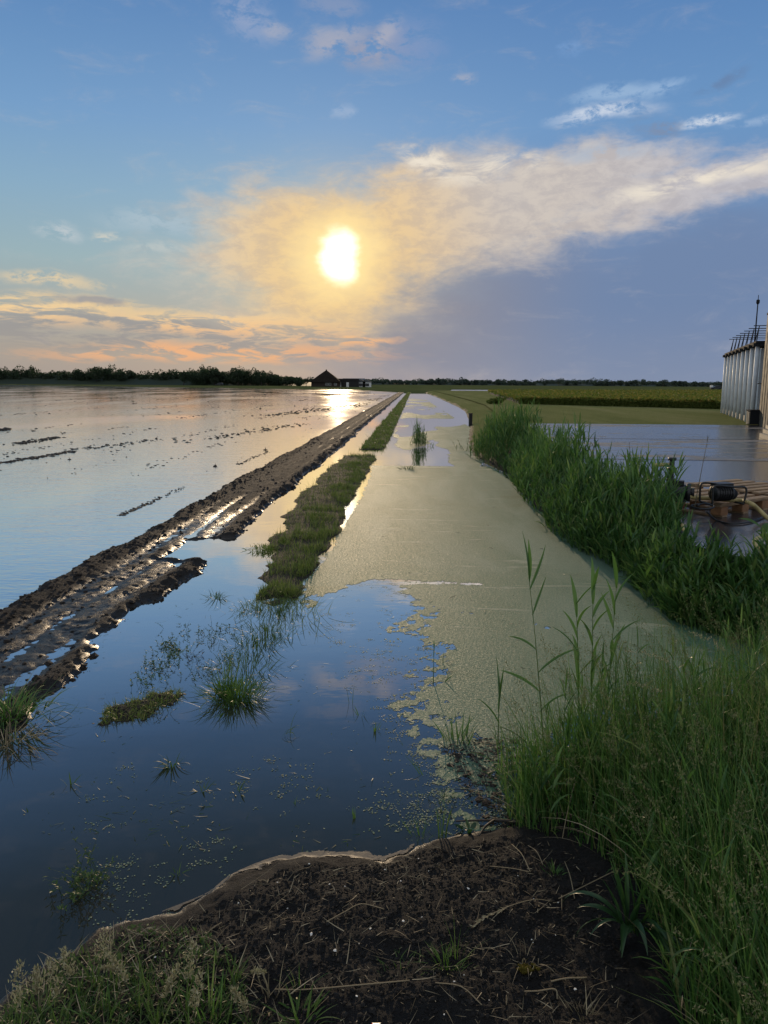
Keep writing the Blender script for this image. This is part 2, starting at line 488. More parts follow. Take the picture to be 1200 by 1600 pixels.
# built things
M['silver'] = simple('galvanised_panel', (.50, .56, .63), .62, .14, 3, .15)
M['silverpost'] = simple('bright_post', (.60, .65, .69), .6, .12, 3, .1)
M['darksteel'] = simple('dark_steel', (.022, .024, .028), .85, .2, 6, 0, spec=.1)
M['gap'] = simple('dark_gap', (.012, .012, .013), .8, .2, 4)
M['plank'] = simple('weathered_plank', (.075, .070, .056), .75, .3, 4, bmp=.3)
M['palewood'] = simple('pale_timber', (.36, .31, .23), .7, .25, 6, bmp=.3)
M['pallet'] = simple('pallet_wood', (.26, .175, .10), .72, .35, 9, bmp=.4)
M['block'] = simple('pallet_block', (.23, .115, .05), .75, .3, 12, bmp=.4)
M['black'] = simple('black_iron', (.010, .011, .012), .42, .2, 14)
M['pumpgreen'] = simple('dark_green_iron', (.014, .022, .019), .4, .3, 12)
M['hose'] = simple('yellow_hose', (.42, .34, .14), .5, .2, 20)
M['cable'] = simple('black_cable', (.012, .012, .013), .5, .1, 20)
M['stone'] = simple('pale_stone', (.42, .38, .32), .8, .2, 8, bmp=.4)
M['thatch'] = simple('dark_thatch', (.022, .017, .014), .95, .3, 1.2, bmp=.4, spec=.05)
M['brick'] = simple('dark_brick', (.040, .026, .022), .9, .3, 1.5)
M['white'] = simple('white_paint', (.70, .70, .68), .6, .08, 1)
M['greyroof'] = simple('grey_roof', (.10, .105, .11), .7, .2, 1)
M['glass'] = simple('window_glass', (.02, .022, .025), .12, .1, 1)
M['shell'] = simple('white_shell', (.72, .70, .64), .5, .12, 40)
M['tyre'] = simple('rubber', (.015, .015, .015), .8, .2, 8)
M['carpaint'] = simple('dark_car_paint', (.020, .024, .028), .3, .1, 1)
M['wrapper'] = simple('litter_foil', (.16, .26, .27), .35, .3, 40)
M['wrapred'] = simple('litter_red', (.45, .06, .03), .4, .2, 40)
M['post'] = simple('tarred_wood', (.014, .013, .013), .75, .3, 10, bmp=.4)

# ------------------------------------------------------------------ mesh helpers
def link(name, me, m=None, parent=None):
    o = bpy.data.objects.new(name, me)
    COL.objects.link(o)
    if m is not None:
        me.materials.append(m if not isinstance(m, str) else M[m])
    if parent is not None:
        o.parent = parent
    return o

def npmesh(name, V, Q=None, T=None, m=None, smooth=True, parent=None):
    me = bpy.data.meshes.new(name)
    V = np.asarray(V, np.float32).reshape(-1, 3)
    loops, tot = [], []
    if Q is not None and len(Q):
        Q = np.asarray(Q, np.int32).reshape(-1, 4); loops.append(Q.ravel()); tot.append(np.full(len(Q), 4, np.int32))
    if T is not None and len(T):
        T = np.asarray(T, np.int32).reshape(-1, 3); loops.append(T.ravel()); tot.append(np.full(len(T), 3, np.int32))
    L, tt = np.concatenate(loops), np.concatenate(tot)
    me.vertices.add(len(V)); me.vertices.foreach_set('co', V.ravel())
    me.loops.add(len(L)); me.loops.foreach_set('vertex_index', L)
    me.polygons.add(len(tt))
    me.polygons.foreach_set('loop_start', np.concatenate([[0], np.cumsum(tt)[:-1]]).astype(np.int32))
    me.polygons.foreach_set('loop_total', tt)
    me.polygons.foreach_set('use_smooth', np.full(len(tt), smooth, bool))
    me.update(calc_edges=True)
    me.validate()
    return link(name, me, m, parent)

class Bag:
    """collects vertex / face arrays, then links them as one mesh"""
    def __init__(s): s.V, s.Q, s.T, s.n = [], [], [], 0
    def add(s, V, Q=None, T=None):
        V = np.asarray(V, float).reshape(-1, 3)
        s.V.append(V)
        if Q is not None and len(Q): s.Q.append(np.asarray(Q, np.int64).reshape(-1, 4) + s.n)
        if T is not None and len(T): s.T.append(np.asarray(T, np.int64).reshape(-1, 3) + s.n)
        s.n += len(V)
        return s
    def build(s, name, m, parent=None, smooth=True):
        return npmesh(name, np.concatenate(s.V), np.concatenate(s.Q) if s.Q else None, np.concatenate(s.T) if s.T else None, m, smooth, parent)

def tag(o, label=None, cat=None, group=None, kind=None):
    if label: o['label'] = label
    if cat: o['category'] = cat
    if group: o['group'] = group
    if kind: o['kind'] = kind
    return o

def thing(name, label, cat, loc=(0, 0, 0), rz=0.0, group=None):
    o = bpy.data.objects.new(name, None)
    COL.objects.link(o)
    o.location = loc; o.rotation_euler = (0, 0, rz); o.empty_display_size = .1
    return tag(o, label, cat, group)

def _hash(ix, iy, seed):
    h = (ix.astype(np.int64) * 374761393 + iy.astype(np.int64) * 668265263 + seed * 1442695041) & 0xffffffff
    h = ((h ^ (h >> 13)) * 1274126177) & 0xffffffff
    return ((h ^ (h >> 16)) & 0xffff) / 65535.0

def vnoise(x, y, seed=0):
    x0, y0 = np.floor(x), np.floor(y)
    fx, fy = x - x0, y - y0
    fx, fy = fx * fx * (3 - 2 * fx), fy * fy * (3 - 2 * fy)
    a, b = _hash(x0, y0, seed), _hash(x0 + 1, y0, seed)
    c, d = _hash(x0, y0 + 1, seed), _hash(x0 + 1, y0 + 1, seed)
    return (a * (1 - fx) + b * fx) * (1 - fy) + (c * (1 - fx) + d * fx) * fy

def fbm(x, y, scale=1.0, octv=4, seed=0, gain=.5):
    x, y = np.asarray(x, float) * scale, np.asarray(y, float) * scale
    o, a, t = np.zeros(np.broadcast(x, y).shape), 1.0, 0.0
    for i in range(octv):
        o = o + a * vnoise(x + 17.3 * i, y - 9.1 * i, seed + i); t += a
        a *= gain; x, y = x * 2.03, y * 2.03
    return o / t                                             # 0..1

def sst(x, a, b):
    t = np.clip((np.asarray(x, float) - a) / (b - a), 0, 1)
    return t * t * (3 - 2 * t)

def heightfield(name, X, Y, Z, m, keep=None, kind='structure'):
    ny, nx = X.shape
    V = np.stack([X, Y, Z], -1).reshape(-1, 3)
    i = np.arange(ny - 1)[:, None] * nx + np.arange(nx - 1)[None, :]
    Q = np.stack([i, i + 1, i + nx + 1, i + nx], -1).reshape(-1, 4)
    if keep is not None:
        Q = Q[keep.reshape(-1)]
        used, inv = np.unique(Q, return_inverse=True)
        V, Q = V[used], inv.reshape(-1, 4)
    o = npmesh(name, V, Q, None, m)
    return tag(o, kind=kind)

def sheet(name, pts, z, m, kind='structure'):
    V = [(p[0], p[1], z) for p in pts]
    a = sum(V[i][0] * V[(i + 1) % len(V)][1] - V[(i + 1) % len(V)][0] * V[i][1] for i in range(len(V)))
    me = bpy.data.meshes.new(name)
    me.from_pydata(V, [], [list(range(len(V))) if a > 0 else list(range(len(V)))[::-1]])
    return tag(link(name, me, m), kind=kind)

def inside_dist(P, poly):
    """signed distance to a polygon, positive inside"""
    P = np.asarray(P, float); poly = np.asarray(poly, float)
    d = np.full(len(P), 1e9); ins = np.zeros(len(P), bool)
    n = len(poly)
    for i in range(n):
        a, b = poly[i], poly[(i + 1) % n]
        e = b - a
        t = np.clip(((P - a) @ e) / max(e @ e, 1e-12), 0, 1)
        q = P - (a + t[:, None] * e)
        d = np.minimum(d, np.hypot(q[:, 0], q[:, 1]))
        c = (a[1] > P[:, 1]) != (b[1] > P[:, 1])
        with np.errstate(divide='ignore', invalid='ignore'):
            xi = a[0] + (P[:, 1] - a[1]) / (b[1] - a[1] + 1e-30) * (b[0] - a[0])
        ins ^= c & (P[:, 0] < xi)
    return np.where(ins, d, -d)

def st_of(x, y):
    return x * LAT[0] + y * LAT[1], x * DIRV[0] + y * DIRV[1]
def xy_of(s, t):
    return s * LAT[0] + t * DIRV[0], s * LAT[1] + t * DIRV[1]
def ST(px, py, z=0.0):
    g = G(px, py, z); return st_of(g[0], g[1])
def GP(pts, z=0.0):
    return np.array([G(a, b, z)[:2] for a, b in pts])

# --- plants ---
def blades(base, L, W, az_, lean, curve, segs=5, cross=2, prof='blade', fold=.25, droop=None):
    """arching strips. base (N,3); L,W,az,lean,curve arrays (radians)"""
    base = np.asarray(base, float); N = len(base)
    L, W, az_, lean, curve = [np.broadcast_to(np.asarray(a, float), (N,)) for a in (L, W, az_, lean, curve)]
    u = np.linspace(0, 1, segs + 1)
    um = (u[1:] + u[:-1]) / 2
    th = lean[:, None] + curve[:, None] * um[None, :] ** 1.4
    st_ = L[:, None] / segs
    r = np.concatenate([np.zeros((N, 1)), np.cumsum(np.sin(th) * st_, 1)], 1)
    z = np.concatenate([np.zeros((N, 1)), np.cumsum(np.cos(th) * st_, 1)], 1)
    ca, sa = np.cos(az_)[:, None], np.sin(az_)[:, None]
    C = np.stack([base[:, 0:1] + r * ca, base[:, 1:2] + r * sa, base[:, 2:3] + z], -1)     # N,S+1,3
    if prof == 'blade':
        wp = np.clip(1 - u ** 2.2, .04, 1)
    elif prof == 'leaf':
        wp = np.clip(np.sin(PI * np.clip(u * .93 + .07, 0, 1)) ** .75 * (1 - .35 * u), .05, 1)
    else:
        wp = np.clip(np.sin(PI * np.clip(u * .86 + .10, 0, 1)), .12, 1)
    hw = W[:, None] * .5 * wp[None, :]
    tw = rng.normal(0, .35, N)[:, None]
    side = np.stack([-sa * np.cos(tw) + 0 * u, ca * np.cos(tw) + 0 * u, np.sin(tw) + 0 * u], -1)
    S1 = segs + 1
    if cross == 2:
        V = np.stack([C - side * hw[..., None], C + side * hw[..., None]], 2)               # N,S1,2,3
        i = (np.arange(N)[:, None] * S1 + np.arange(segs)[None, :]) * 2
        Q = np.stack([i, i + 1, i + 3, i + 2], -1)
    else:
        thn = np.concatenate([th[:, :1], th], 1)
        nrm_ = np.stack([-np.cos(thn) * ca, -np.cos(thn) * sa, np.sin(thn)], -1)
        off = nrm_ * (hw * fold * 2)[..., None]
        V = np.stack([C - side * hw[..., None] + off, C, C + side * hw[..., None] + off], 2)
        i = (np.arange(N)[:, None] * S1 + np.arange(segs)[None, :]) * 3
        Q = np.concatenate([np.stack([i, i + 1, i + 4, i + 3], -1), np.stack([i + 1, i + 2, i + 5, i + 4], -1)], 1)
    return V.reshape(-1, 3), Q.reshape(-1, 4)

def stems(base, L, rad, az_, lean, curve, segs=4, sides=3):
    base = np.asarray(base, float); N = len(base)
    L, rad, az_, lean, curve = [np.broadcast_to(np.asarray(a, float), (N,)) for a in (L, rad, az_, lean, curve)]
    u = np.linspace(0, 1, segs + 1); um = (u[1:] + u[:-1]) / 2
    th = lean[:, None] + curve[:, None] * um[None, :] ** 1.4
    r = np.concatenate([np.zeros((N, 1)), np.cumsum(np.sin(th) * L[:, None] / segs, 1)], 1)
    z = np.concatenate([np.zeros((N, 1)), np.cumsum(np.cos(th) * L[:, None] / segs, 1)], 1)
    ca, sa = np.cos(az_)[:, None], np.sin(az_)[:, None]
    C = np.stack([base[:, 0:1] + r * ca, base[:, 1:2] + r * sa, base[:, 2:3] + z], -1)
    rr = rad[:, None] * (1 - .65 * u[None, :])
    V = []
    for j in range(sides):
        a = 2 * PI * j / sides
        V.append(C + np.stack([np.cos(a) * rr, np.sin(a) * rr, 0 * rr], -1))
    V = np.stack(V, 2)
    S1 = segs + 1
    Q = []
    for j in range(sides):
        i = (np.arange(N)[:, None] * S1 + np.arange(segs)[None, :]) * sides
        j2 = (j + 1) % sides
        Q.append(np.stack([i + j, i + j2, i + sides + j2, i + sides + j], -1))
    return V.reshape(-1, 3), np.concatenate(Q, 1).reshape(-1, 4), C

def along(C, u):
    """points on the stem axes C (N,S1,3) at u (N,)"""
    S = C.shape[1] - 1
    x = np.clip(u * S, 0, S - 1e-6); i = x.astype(int); f = (x - i)[:, None]
    n = np.arange(len(C))
    return C[n, i] * (1 - f) + C[n, i + 1] * f

_ico = None
def lumps(P, size, flat=.7, jitter=.35):
    """irregular little clods"""
    t = (1 + 5 ** .5) / 2
    iv = np.array([(-1, t, 0), (1, t, 0), (-1, -t, 0), (1, -t, 0), (0, -1, t), (0, 1, t), (0, -1, -t), (0, 1, -t), (t, 0, -1), (t, 0, 1), (-t, 0, -1), (-t, 0, 1)], float)
    iv /= np.linalg.norm(iv[0])
    it = np.array([(0, 11, 5), (0, 5, 1), (0, 1, 7), (0, 7, 10), (0, 10, 11), (1, 5, 9), (5, 11, 4), (11, 10, 2), (10, 7, 6), (7, 1, 8), (3, 9, 4), (3, 4, 2), (3, 2, 6), (3, 6, 8), (3, 8, 9), (4, 9, 5), (2, 4, 11), (6, 2, 10), (8, 6, 7), (9, 8, 1)])
    P = np.asarray(P, float); N = len(P)
    size = np.broadcast_to(np.asarray(size, float), (N,))
    a = rng.uniform(0, 2 * PI, N)
    V = iv[None] * (1 + rng.uniform(-jitter, jitter, (N, 12, 1)))
    sc = np.stack([rng.uniform(.7, 1.4, N), rng.uniform(.7, 1.2, N), flat * rng.uniform(.7, 1.2, N)], -1)[:, None]
    V = V * sc
    c, s = np.cos(a)[:, None], np.sin(a)[:, None]
    V = np.stack([V[..., 0] * c - V[..., 1] * s, V[..., 0] * s + V[..., 1] * c, V[..., 2]], -1) * size[:, None, None] + P[:, None]
    T = (np.arange(N)[:, None, None] * 12 + it[None]).reshape(-1, 3)
    return V.reshape(-1, 3), T

def clumps(P, size, aspect=1.0):
    """leaf-sized quads at random tilts round the points P"""
    P = np.asarray(P, float); N = len(P)
    size = np.broadcast_to(np.asarray(size, float), (N,))
    a = rng.normal(0, 1, (N, 3)); a /= np.linalg.norm(a, axis=1)[:, None]
    b = rng.normal(0, 1, (N, 3)); b -= (a * b).sum(1)[:, None] * a; b /= np.linalg.norm(b, axis=1)[:, None]
    a, b = a * size[:, None] * .5, b * size[:, None] * .5 * aspect
    k = rng.uniform(.5, 1, (4, N, 1))
    V = np.stack([P - a * k[0], P - b * k[1], P + a * k[2], P + b * k[3]], 1)
    return V.reshape(-1, 3), np.arange(N * 4).reshape(-1, 4)

def tubepts(path, rad, sides=8, closed=False):
    path = np.asarray(path, float); n = len(path)
    rad = np.atleast_1d(np.asarray(rad, float))
    rad = np.interp(np.linspace(0, 1, n), np.linspace(0, 1, len(rad)), rad) if len(rad) > 1 else np.full(n, rad[0])
    tan = np.gradient(path, axis=0)
    tan /= np.linalg.norm(tan, axis=1)[:, None] + 1e-12
    up = np.array([0, 0, 1.0])
    V = []
    prev = None
    for i in range(n):
        s = np.cross(tan[i], up if abs(tan[i][2]) < .95 else np.array([1.0, 0, 0]))
        if prev is not None:
            s = prev - tan[i] * (prev @ tan[i])
        s /= np.linalg.norm(s); prev = s
        q = np.cross(tan[i], s)
        for j in range(sides):
            a = 2 * PI * j / sides
            V.append(path[i] + (s * math.cos(a) + q * math.sin(a)) * rad[i])
    Q = []
    for i in range(n - 1):
        for j in range(sides):
            j2 = (j + 1) % sides
            Q.append((i * sides + j, i * sides + j2, (i + 1) * sides + j2, (i + 1) * sides + j))
    V += [path[0], path[-1]]
    T = []
    for j in range(sides):
        T.append((len(V) - 2, (j + 1) % sides, j)); T.append((len(V) - 1, (n - 1) * sides + j, (n - 1) * sides + (j + 1) % sides))
    return np.array(V), np.array(Q), np.array(T)

def smoothpath(pts, k=8):
    """Catmull-Rom through the points"""
    P = np.asarray(pts, float)
    P = np.concatenate([[2 * P[0] - P[1]], P, [2 * P[-1] - P[-2]]])
    o = []
    for i in range(1, len(P) - 2):
        for t in np.linspace(0, 1, k, endpoint=False):
            a, b, c, d = P[i - 1:i + 3]
            o.append(.5 * (2 * b + (c - a) * t + (2 * a - 5 * b + 4 * c - d) * t * t + (3 * b - a - 3 * c + d) * t ** 3))
    o.append(P[-2])
    return np.array(o)

def box(c, size, rz=0.0, bev=0.0):
    """bevelled box -> V, Q (chamfer by inset of the vertical edges)"""
    x, y, z = np.array(size) / 2
    b = min(bev, x * .45, y * .45)
    ring = [(-x + b, -y), (x - b, -y), (x, -y + b), (x, y - b), (x - b, y), (-x + b, y), (-x, y - b), (-x, -y + b)] if b else [(-x, -y), (x, -y), (x, y), (-x, y)]
    n = len(ring)
    V = [(px, py, -z) for px, py in ring] + [(px, py, z) for px, py in ring] + [(0, 0, -z), (0, 0, z)]
    V = np.array(V)
    c0, s0 = math.cos(rz), math.sin(rz)
    V = np.stack([V[:, 0] * c0 - V[:, 1] * s0, V[:, 0] * s0 + V[:, 1] * c0, V[:, 2]], -1) + np.array(c)
    Q = [(i, (i + 1) % n, n + (i + 1) % n, n + i) for i in range(n)]
    T = [(2 * n, (i + 1) % n, i) for i in range(n)] + [(2 * n + 1, n + i, n + (i + 1) % n) for i in range(n)]
    return V, Q, T

# ================================================================== SETTING
Z_LAND = .45
sheet('ground', [(-9000, -200), (9000, -200), (9000, 12000), (-9000, 12000)], -.45, 'earth')
far_l, far_m = G(0, 601)[:2], G(560, 609)[:2]
t_end = ST(632, 613.2)[1]
far_r = np.array(xy_of(-1.5, t_end))
dl = (far_l - far_m) / np.linalg.norm(far_l - far_m)
far_ll = far_l + dl * 500
sheet('flooded_field', [xy_of(-2.8, -4), xy_of(-2.8, t_end + 3), far_r, far_m, far_l, far_ll, (far_ll[0] - 200, -4)], 0.0, 'field')
sheet('ditch_water', [xy_of(-2.8, -4), xy_of(9, -4), xy_of(9, t_end + 3), xy_of(-2.8, t_end + 3)], 0.0, 'ditch')

# meadow beyond the flood, with its low bank
edge = [far_ll, far_l, far_m, far_r, np.array(xy_of(4, t_end)), np.array(xy_of(300, t_end))]
V, Q = [], []
for i, e in enumerate(edge):
    V += [(e[0], e[1], -.06), (e[0], e[1] + 1.2, .16), (e[0], e[1] + 3.0, .30)]
for i in range(len(edge) - 1):
    for j in range(2):
        a = i * 3 + j
        Q.append((a, a + 3, a + 4, a + 1))
tag(npmesh('field_bank', V, Q, None, 'meadow', False), kind='structure')
sheet('meadow', [(e[0], e[1] + 3.0) for e in edge] + [(9000, edge[-1][1] + 3), (9000, 11000), (-9000, 11000), (-9000, edge[0][1] + 3)], .30, 'meadow')

# shoreline of the dry land on the right and under the viewer
near_px = [(-260, 1760), (0, 1572), (60, 1518), (130, 1482), (180, 1442), (280, 1425), (330, 1402), (370, 1372), (430, 1347), (480, 1338), (560, 1334),
           (600, 1341), (650, 1322), (700, 1314), (745, 1304), (800, 1290), (812, 1250), (826, 1215), (850, 1190), (900, 1165), (1000, 1150),
           (1110, 1140), (1260, 1128)]
right_px = [(1260, 1030), (1200, 1010), (1150, 988), (1096, 974), (1050, 953), (1033, 940), (985, 892), (940, 868), (896, 845), (860, 815), (829, 782),
            (812, 757), (796, 737), (762, 722), (740, 712), (733, 690), (735, 662), (727, 643), (712, 633), (700, 628), (685, 621), (672, 616), (664, 613.5)]
shore = np.concatenate([GP(near_px), GP(right_px)])
land = np.concatenate([shore, [(400, shore[-1][1] + 2), (400, -6), (-3, -6)]])

def land_z(x, y):
    x, y = np.asarray(x, float), np.asarray(y, float)
    shp = np.broadcast(x, y).shape
    P = np.stack([np.broadcast_to(x, shp).ravel(), np.broadcast_to(y, shp).ravel()], -1)
    d = inside_dist(P, land).reshape(shp)
    d = d + (fbm(x, y, 3.0, 4, 3) - .5) * .10 + (fbm(x, y, 19, 3, 4) - .5) * .05
    cap = .13 + (Z_LAND - .01 - .13) * sst(x + .35 * y, 2.2, 3.5)
    cap = np.where(y > 4.4, Z_LAND - .01, cap)
    z = np.where(d > 0, cap * (1 - np.exp(-np.maximum(d, 0) / (.20 + .75 * cap))), np.maximum(d * .4, -.10))
    return z

xs = np.concatenate([np.arange(-3.2, -1.5, .06), np.arange(-1.5, 1.7, .013), np.arange(1.7, 5.2, .06)])
ys = np.concatenate([np.arange(-.6, 1.2, .12), np.arange(1.2, 3.3, .013), np.arange(3.3, 4.7, .05)])
X, Y = np.meshgrid(xs, ys)
Zb = land_z(X, Y)
rough = (fbm(X, Y, 7, 5, 11, .55) - .5) * .050 + (fbm(X, Y, 48, 3, 12, .6) - .5) * .010
Z = Zb + rough * sst(Zb, .0, .05)
keep = (Z[:-1, :-1] > -.05) | (Z[1:, 1:] > -.05)
heightfield('soil_bank', X, Y, Z, 'soil', keep)

def soil_z(x, y):
    zb = land_z(x, y)
    return zb + ((fbm(x, y, 7, 5, 11, .55) - .5) * .050 + (fbm(x, y, 48, 3, 12, .6) - .5) * .010) * sst(zb, 0, .05)

ys = np.concatenate([np.arange(4.62, 20, .12), 20 * 1.035 ** np.arange(0, 64)])
ys = ys[ys < shore[-1][1] + 1]
xs = np.concatenate([np.arange(0.4, 8, .12), np.arange(8, 16, .4)])
X, Y = np.meshgrid(xs, ys)
Z = land_z(X, Y) + (fbm(X, Y, 4, 4, 21) - .5) * .06
keep = (Z[:-1, :-1] > -.05) | (Z[1:, 1:] > -.05)
o = heightfield('ditch_bank', X, Y, Z, 'bund', keep)
o.data.materials.append(M['lawn'])
for pg in o.data.polygons:
    pg.material_index = 1 if pg.center.y > 19 and pg.center.z > .06 else 0

# silt rim along the near waterline, its paleness painted for reflected sky glow
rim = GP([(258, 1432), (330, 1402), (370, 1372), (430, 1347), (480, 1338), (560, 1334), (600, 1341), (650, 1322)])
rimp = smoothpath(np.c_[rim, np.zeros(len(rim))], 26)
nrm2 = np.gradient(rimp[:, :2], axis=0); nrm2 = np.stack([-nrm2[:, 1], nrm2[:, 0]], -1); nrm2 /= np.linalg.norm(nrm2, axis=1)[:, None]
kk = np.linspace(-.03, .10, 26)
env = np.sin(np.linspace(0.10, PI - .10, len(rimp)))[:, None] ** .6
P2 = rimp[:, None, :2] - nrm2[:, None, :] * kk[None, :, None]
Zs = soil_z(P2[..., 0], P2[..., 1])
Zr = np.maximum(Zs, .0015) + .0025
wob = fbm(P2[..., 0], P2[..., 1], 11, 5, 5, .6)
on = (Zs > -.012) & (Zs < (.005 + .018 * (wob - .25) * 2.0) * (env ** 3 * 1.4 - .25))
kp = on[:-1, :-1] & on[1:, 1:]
heightfield('silt_glow_rim', P2[..., 0], P2[..., 1], Zr, 'silt', kp)

# lawn, concrete, crop on the right
lz = Z_LAND + .012
offs = GP([(733, 690), (735, 662), (729, 643), (712, 633), (700, 628), (685, 621), (672, 616), (664, 613.5)]) + np.array([1.3, 0])
lawn_pts = [tuple(p) for p in offs] + [(400, offs[-1][1]), (400, G(838, 661, lz)[1] - .5), (offs[0][0] + .6, G(838, 661, lz)[1] - .5)]
sheet('lawn', lawn_pts, lz, 'lawn')
cz = Z_LAND + .022
cpts = GP([(822, 661.5), (1260, 665), (1500, 667)], cz)
conc = [tuple(cpts[0]), tuple(cpts[1]), tuple(cpts[2])] + [(24, 4.4), (3.9, 4.4)] + [tuple(p) for p in GP([(1075, 850), (1000, 790), (930, 735), (880, 700)], cz)]
# joints: the slab is laid in bays a hand's breadth apart in level
o = sheet('concrete_apron', conc, cz, 'concrete')
for a, b in (((880, 685), (1300, 688)), ((930, 717), (1300, 722))):
    p, q = GP([a, b], cz)
    d = (q - p) / np.linalg.norm(q - p); n_ = np.array([-d[1], d[0]]) * .035
    sheet('slab_joint', [p - n_, q - n_, q + n_, p + n_], cz + .004, 'gap')

# ------------------------------------------------------------------ wheel track of mud
tt = np.concatenate([np.arange(1.4, 9, .022), 9 * 1.0045 ** np.arange(0, 680)])
tt = tt[tt < t_end]
ss = np.concatenate([np.linspace(-3.75, -1.85, 92)])
S, T = np.meshgrid(ss, tt)
t_tip0, t_tip1 = ST(350, 846)[1], ST(308, 881)[1]
def track_z(S, T):
    sl = -3.46 + (fbm(T * .6, T * 0, 1, 4, 31) - .5) * .22
    sr = -2.18 + (fbm(T * .5, T * 0 + 3, 1, 4, 33) - .5) * .18
    gap = sst(T, t_tip1, t_tip1 + .25) * sst(T, t_tip0 + .3, t_tip0)       # where water has broken in from the right
    sr = sr - .50 * gap - .10 * sst(T, 6.6, 6.2) * sst(T, 5.2, 5.6)
    e = np.minimum(S - sl, sr - S) + (fbm(S, T, 3.5, 5, 34, .62) - .5) * .34
    mk = sst(e, -.14, .20)
    nearw = sst(T, 13.5, 9.0)
    z = .028 + .002 * nearw + 0 * S
    z = z + .036 * np.exp(-((S - sl - .20) / .13) ** 2) * (1 - .35 * sst(T, 5, 3))
    z = z + (.034 - .004 * nearw) * np.exp(-((S - sr + .15) / .12) ** 2)
    z = z - .016 * nearw * sst(np.abs(S + 2.76), .52, .28)
    far = 1 - nearw
    z = z + far * (.030 + .016 * np.sin(S * 2 * PI / .30 + fbm(T, S, .8, 2, 35) * 3))
    n1 = fbm(S * 1.2, T, 4.5, 5, 36, .6) - .5
    n2 = fbm(S, T, 22, 3, 37, .6) - .5
    n3 = fbm(S * .9, T * .35, 1.6, 3, 40) - .5
    z = z + n1 * .030 + n2 * .018 + n3 * .026 * (1 + nearw)
    # wheel marks pressed along the track
    for c_, w_ in ((-3.02, .07), (-2.78, .05), (-2.50, .07)):
        z = z - .014 * np.exp(-((S - c_ - (fbm(T * .5, T * 0 + c_, 1, 3, 30) - .5) * .18) / w_) ** 2)
    wetl = np.exp(-(((T - ST(520, 700)[1] * 1.0) / 1.2) ** 2)) * .02
    return np.where(mk > 0, z * mk - .10 * (1 - mk), -.12) - wetl * 0
Z = track_z(S, T)
X, Y = xy_of(S, T)
keep = (Z[:-1, :-1] > -.05) | (Z[1:, 1:] > -.05)
heightfield('muddy_track', X, Y, Z, 'mud', keep)
# clods on the track and spilled beside it
n = 11000
t_ = 2.0 + (rng.random(n) ** 1.7) * 24
s_ = np.where(rng.random(n) < .45, -3.27 + rng.normal(0, .14, n), np.where(rng.random(n) < .5, -2.24 + rng.normal(0, .10, n), rng.uniform(-3.6, -2.05, n)))
z_ = track_z(s_, t_)
ok = z_ > -.025
s_, t_, z_ = s_[ok], t_[ok], z_[ok]
x_, y_ = xy_of(s_, t_)
V, Tt = lumps(np.stack([x_, y_, np.maximum(z_, 0)], -1), rng.gamma(1.5, .0052, len(x_)).clip(.0025, .03), .7)
tag(npmesh('mud_clods', V, None, Tt, 'clod', False), kind='stuff')
# dead stalks strewn over the wet mud
n = 700
t_ = rng.uniform(2.4, 9, n); s_ = rng.uniform(-3.4, -2.1, n); z_ = track_z(s_, t_); ok = z_ > 0
x_, y_ = xy_of(s_[ok], t_[ok]); k_ = ok.sum()
V, Q = blades(np.stack([x_, y_, z_[ok] + .006], -1), rng.uniform(.02, .12, k_), rng.uniform(.002, .005, k_), rng.uniform(0, 2 * PI, k_), rng.uniform(1.2, 1.6, k_), rng.normal(0, .3, k_), 3)
tag(npmesh('mud_litter', V, Q, None, 'twig'), kind='stuff')

# ------------------------------------------------------------------ grass bund between track and ditch
t_a, t_b, t_c = ST(470, 930)[1], ST(560, 712)[1], ST(585, 703)[1]
def bund_z(S, T):
    near = T < (t_b + t_c) / 2
    j = (fbm(T, T * 0, 1.1, 4, 41) - .5) * .22 + (fbm(S * 0, T, 6, 2, 42) - .5) * .06
    sl = np.where(near, -1.90 + .20 * sst(T, 11.0, 9.0) + .22 * sst(T, 8.5, t_a), -1.58) + j * np.where(near, 1.7, 1.0)
    sr = np.where(near, -.97, -.83) + (fbm(T, T * 0 + 5, 1.2, 4, 43) - .5) * .16
    e = np.minimum(S - sl, sr - S)
    e = np.minimum(e, np.where(near, np.minimum((T - t_a + .3) * .35, (t_b - T) * .8), (T - t_c) * .8))
    e = e - .22 * sst(T, t_a + 2.6, t_a) * (fbm(S, T, 3.4, 4, 44) - .34) - .05 * np.where(near, 1, 0) * (fbm(S, T, 2.6, 4, 49) - .4)
    return np.where(e > 0, .038 * (1 - np.exp(-np.maximum(e, 0) / .16)), e * .5).clip(-.1, .2) + (fbm(S, T, 5, 4, 45) - .5) * .035 * (e > 0)
tt = np.concatenate([np.arange(5.5, 21, .045), 21 * 1.008 ** np.arange(0, 270)]); tt = tt[tt < t_end]
S, T = np.meshgrid(np.linspace(-2.15, -.65, 60), tt)
Z = bund_z(S, T); X, Y = xy_of(S, T)
keep = (Z[:-1, :-1] > -.03) | (Z[1:, 1:] > -.03)
heightfield('grass_bund', X, Y, Z, 'bund', keep)
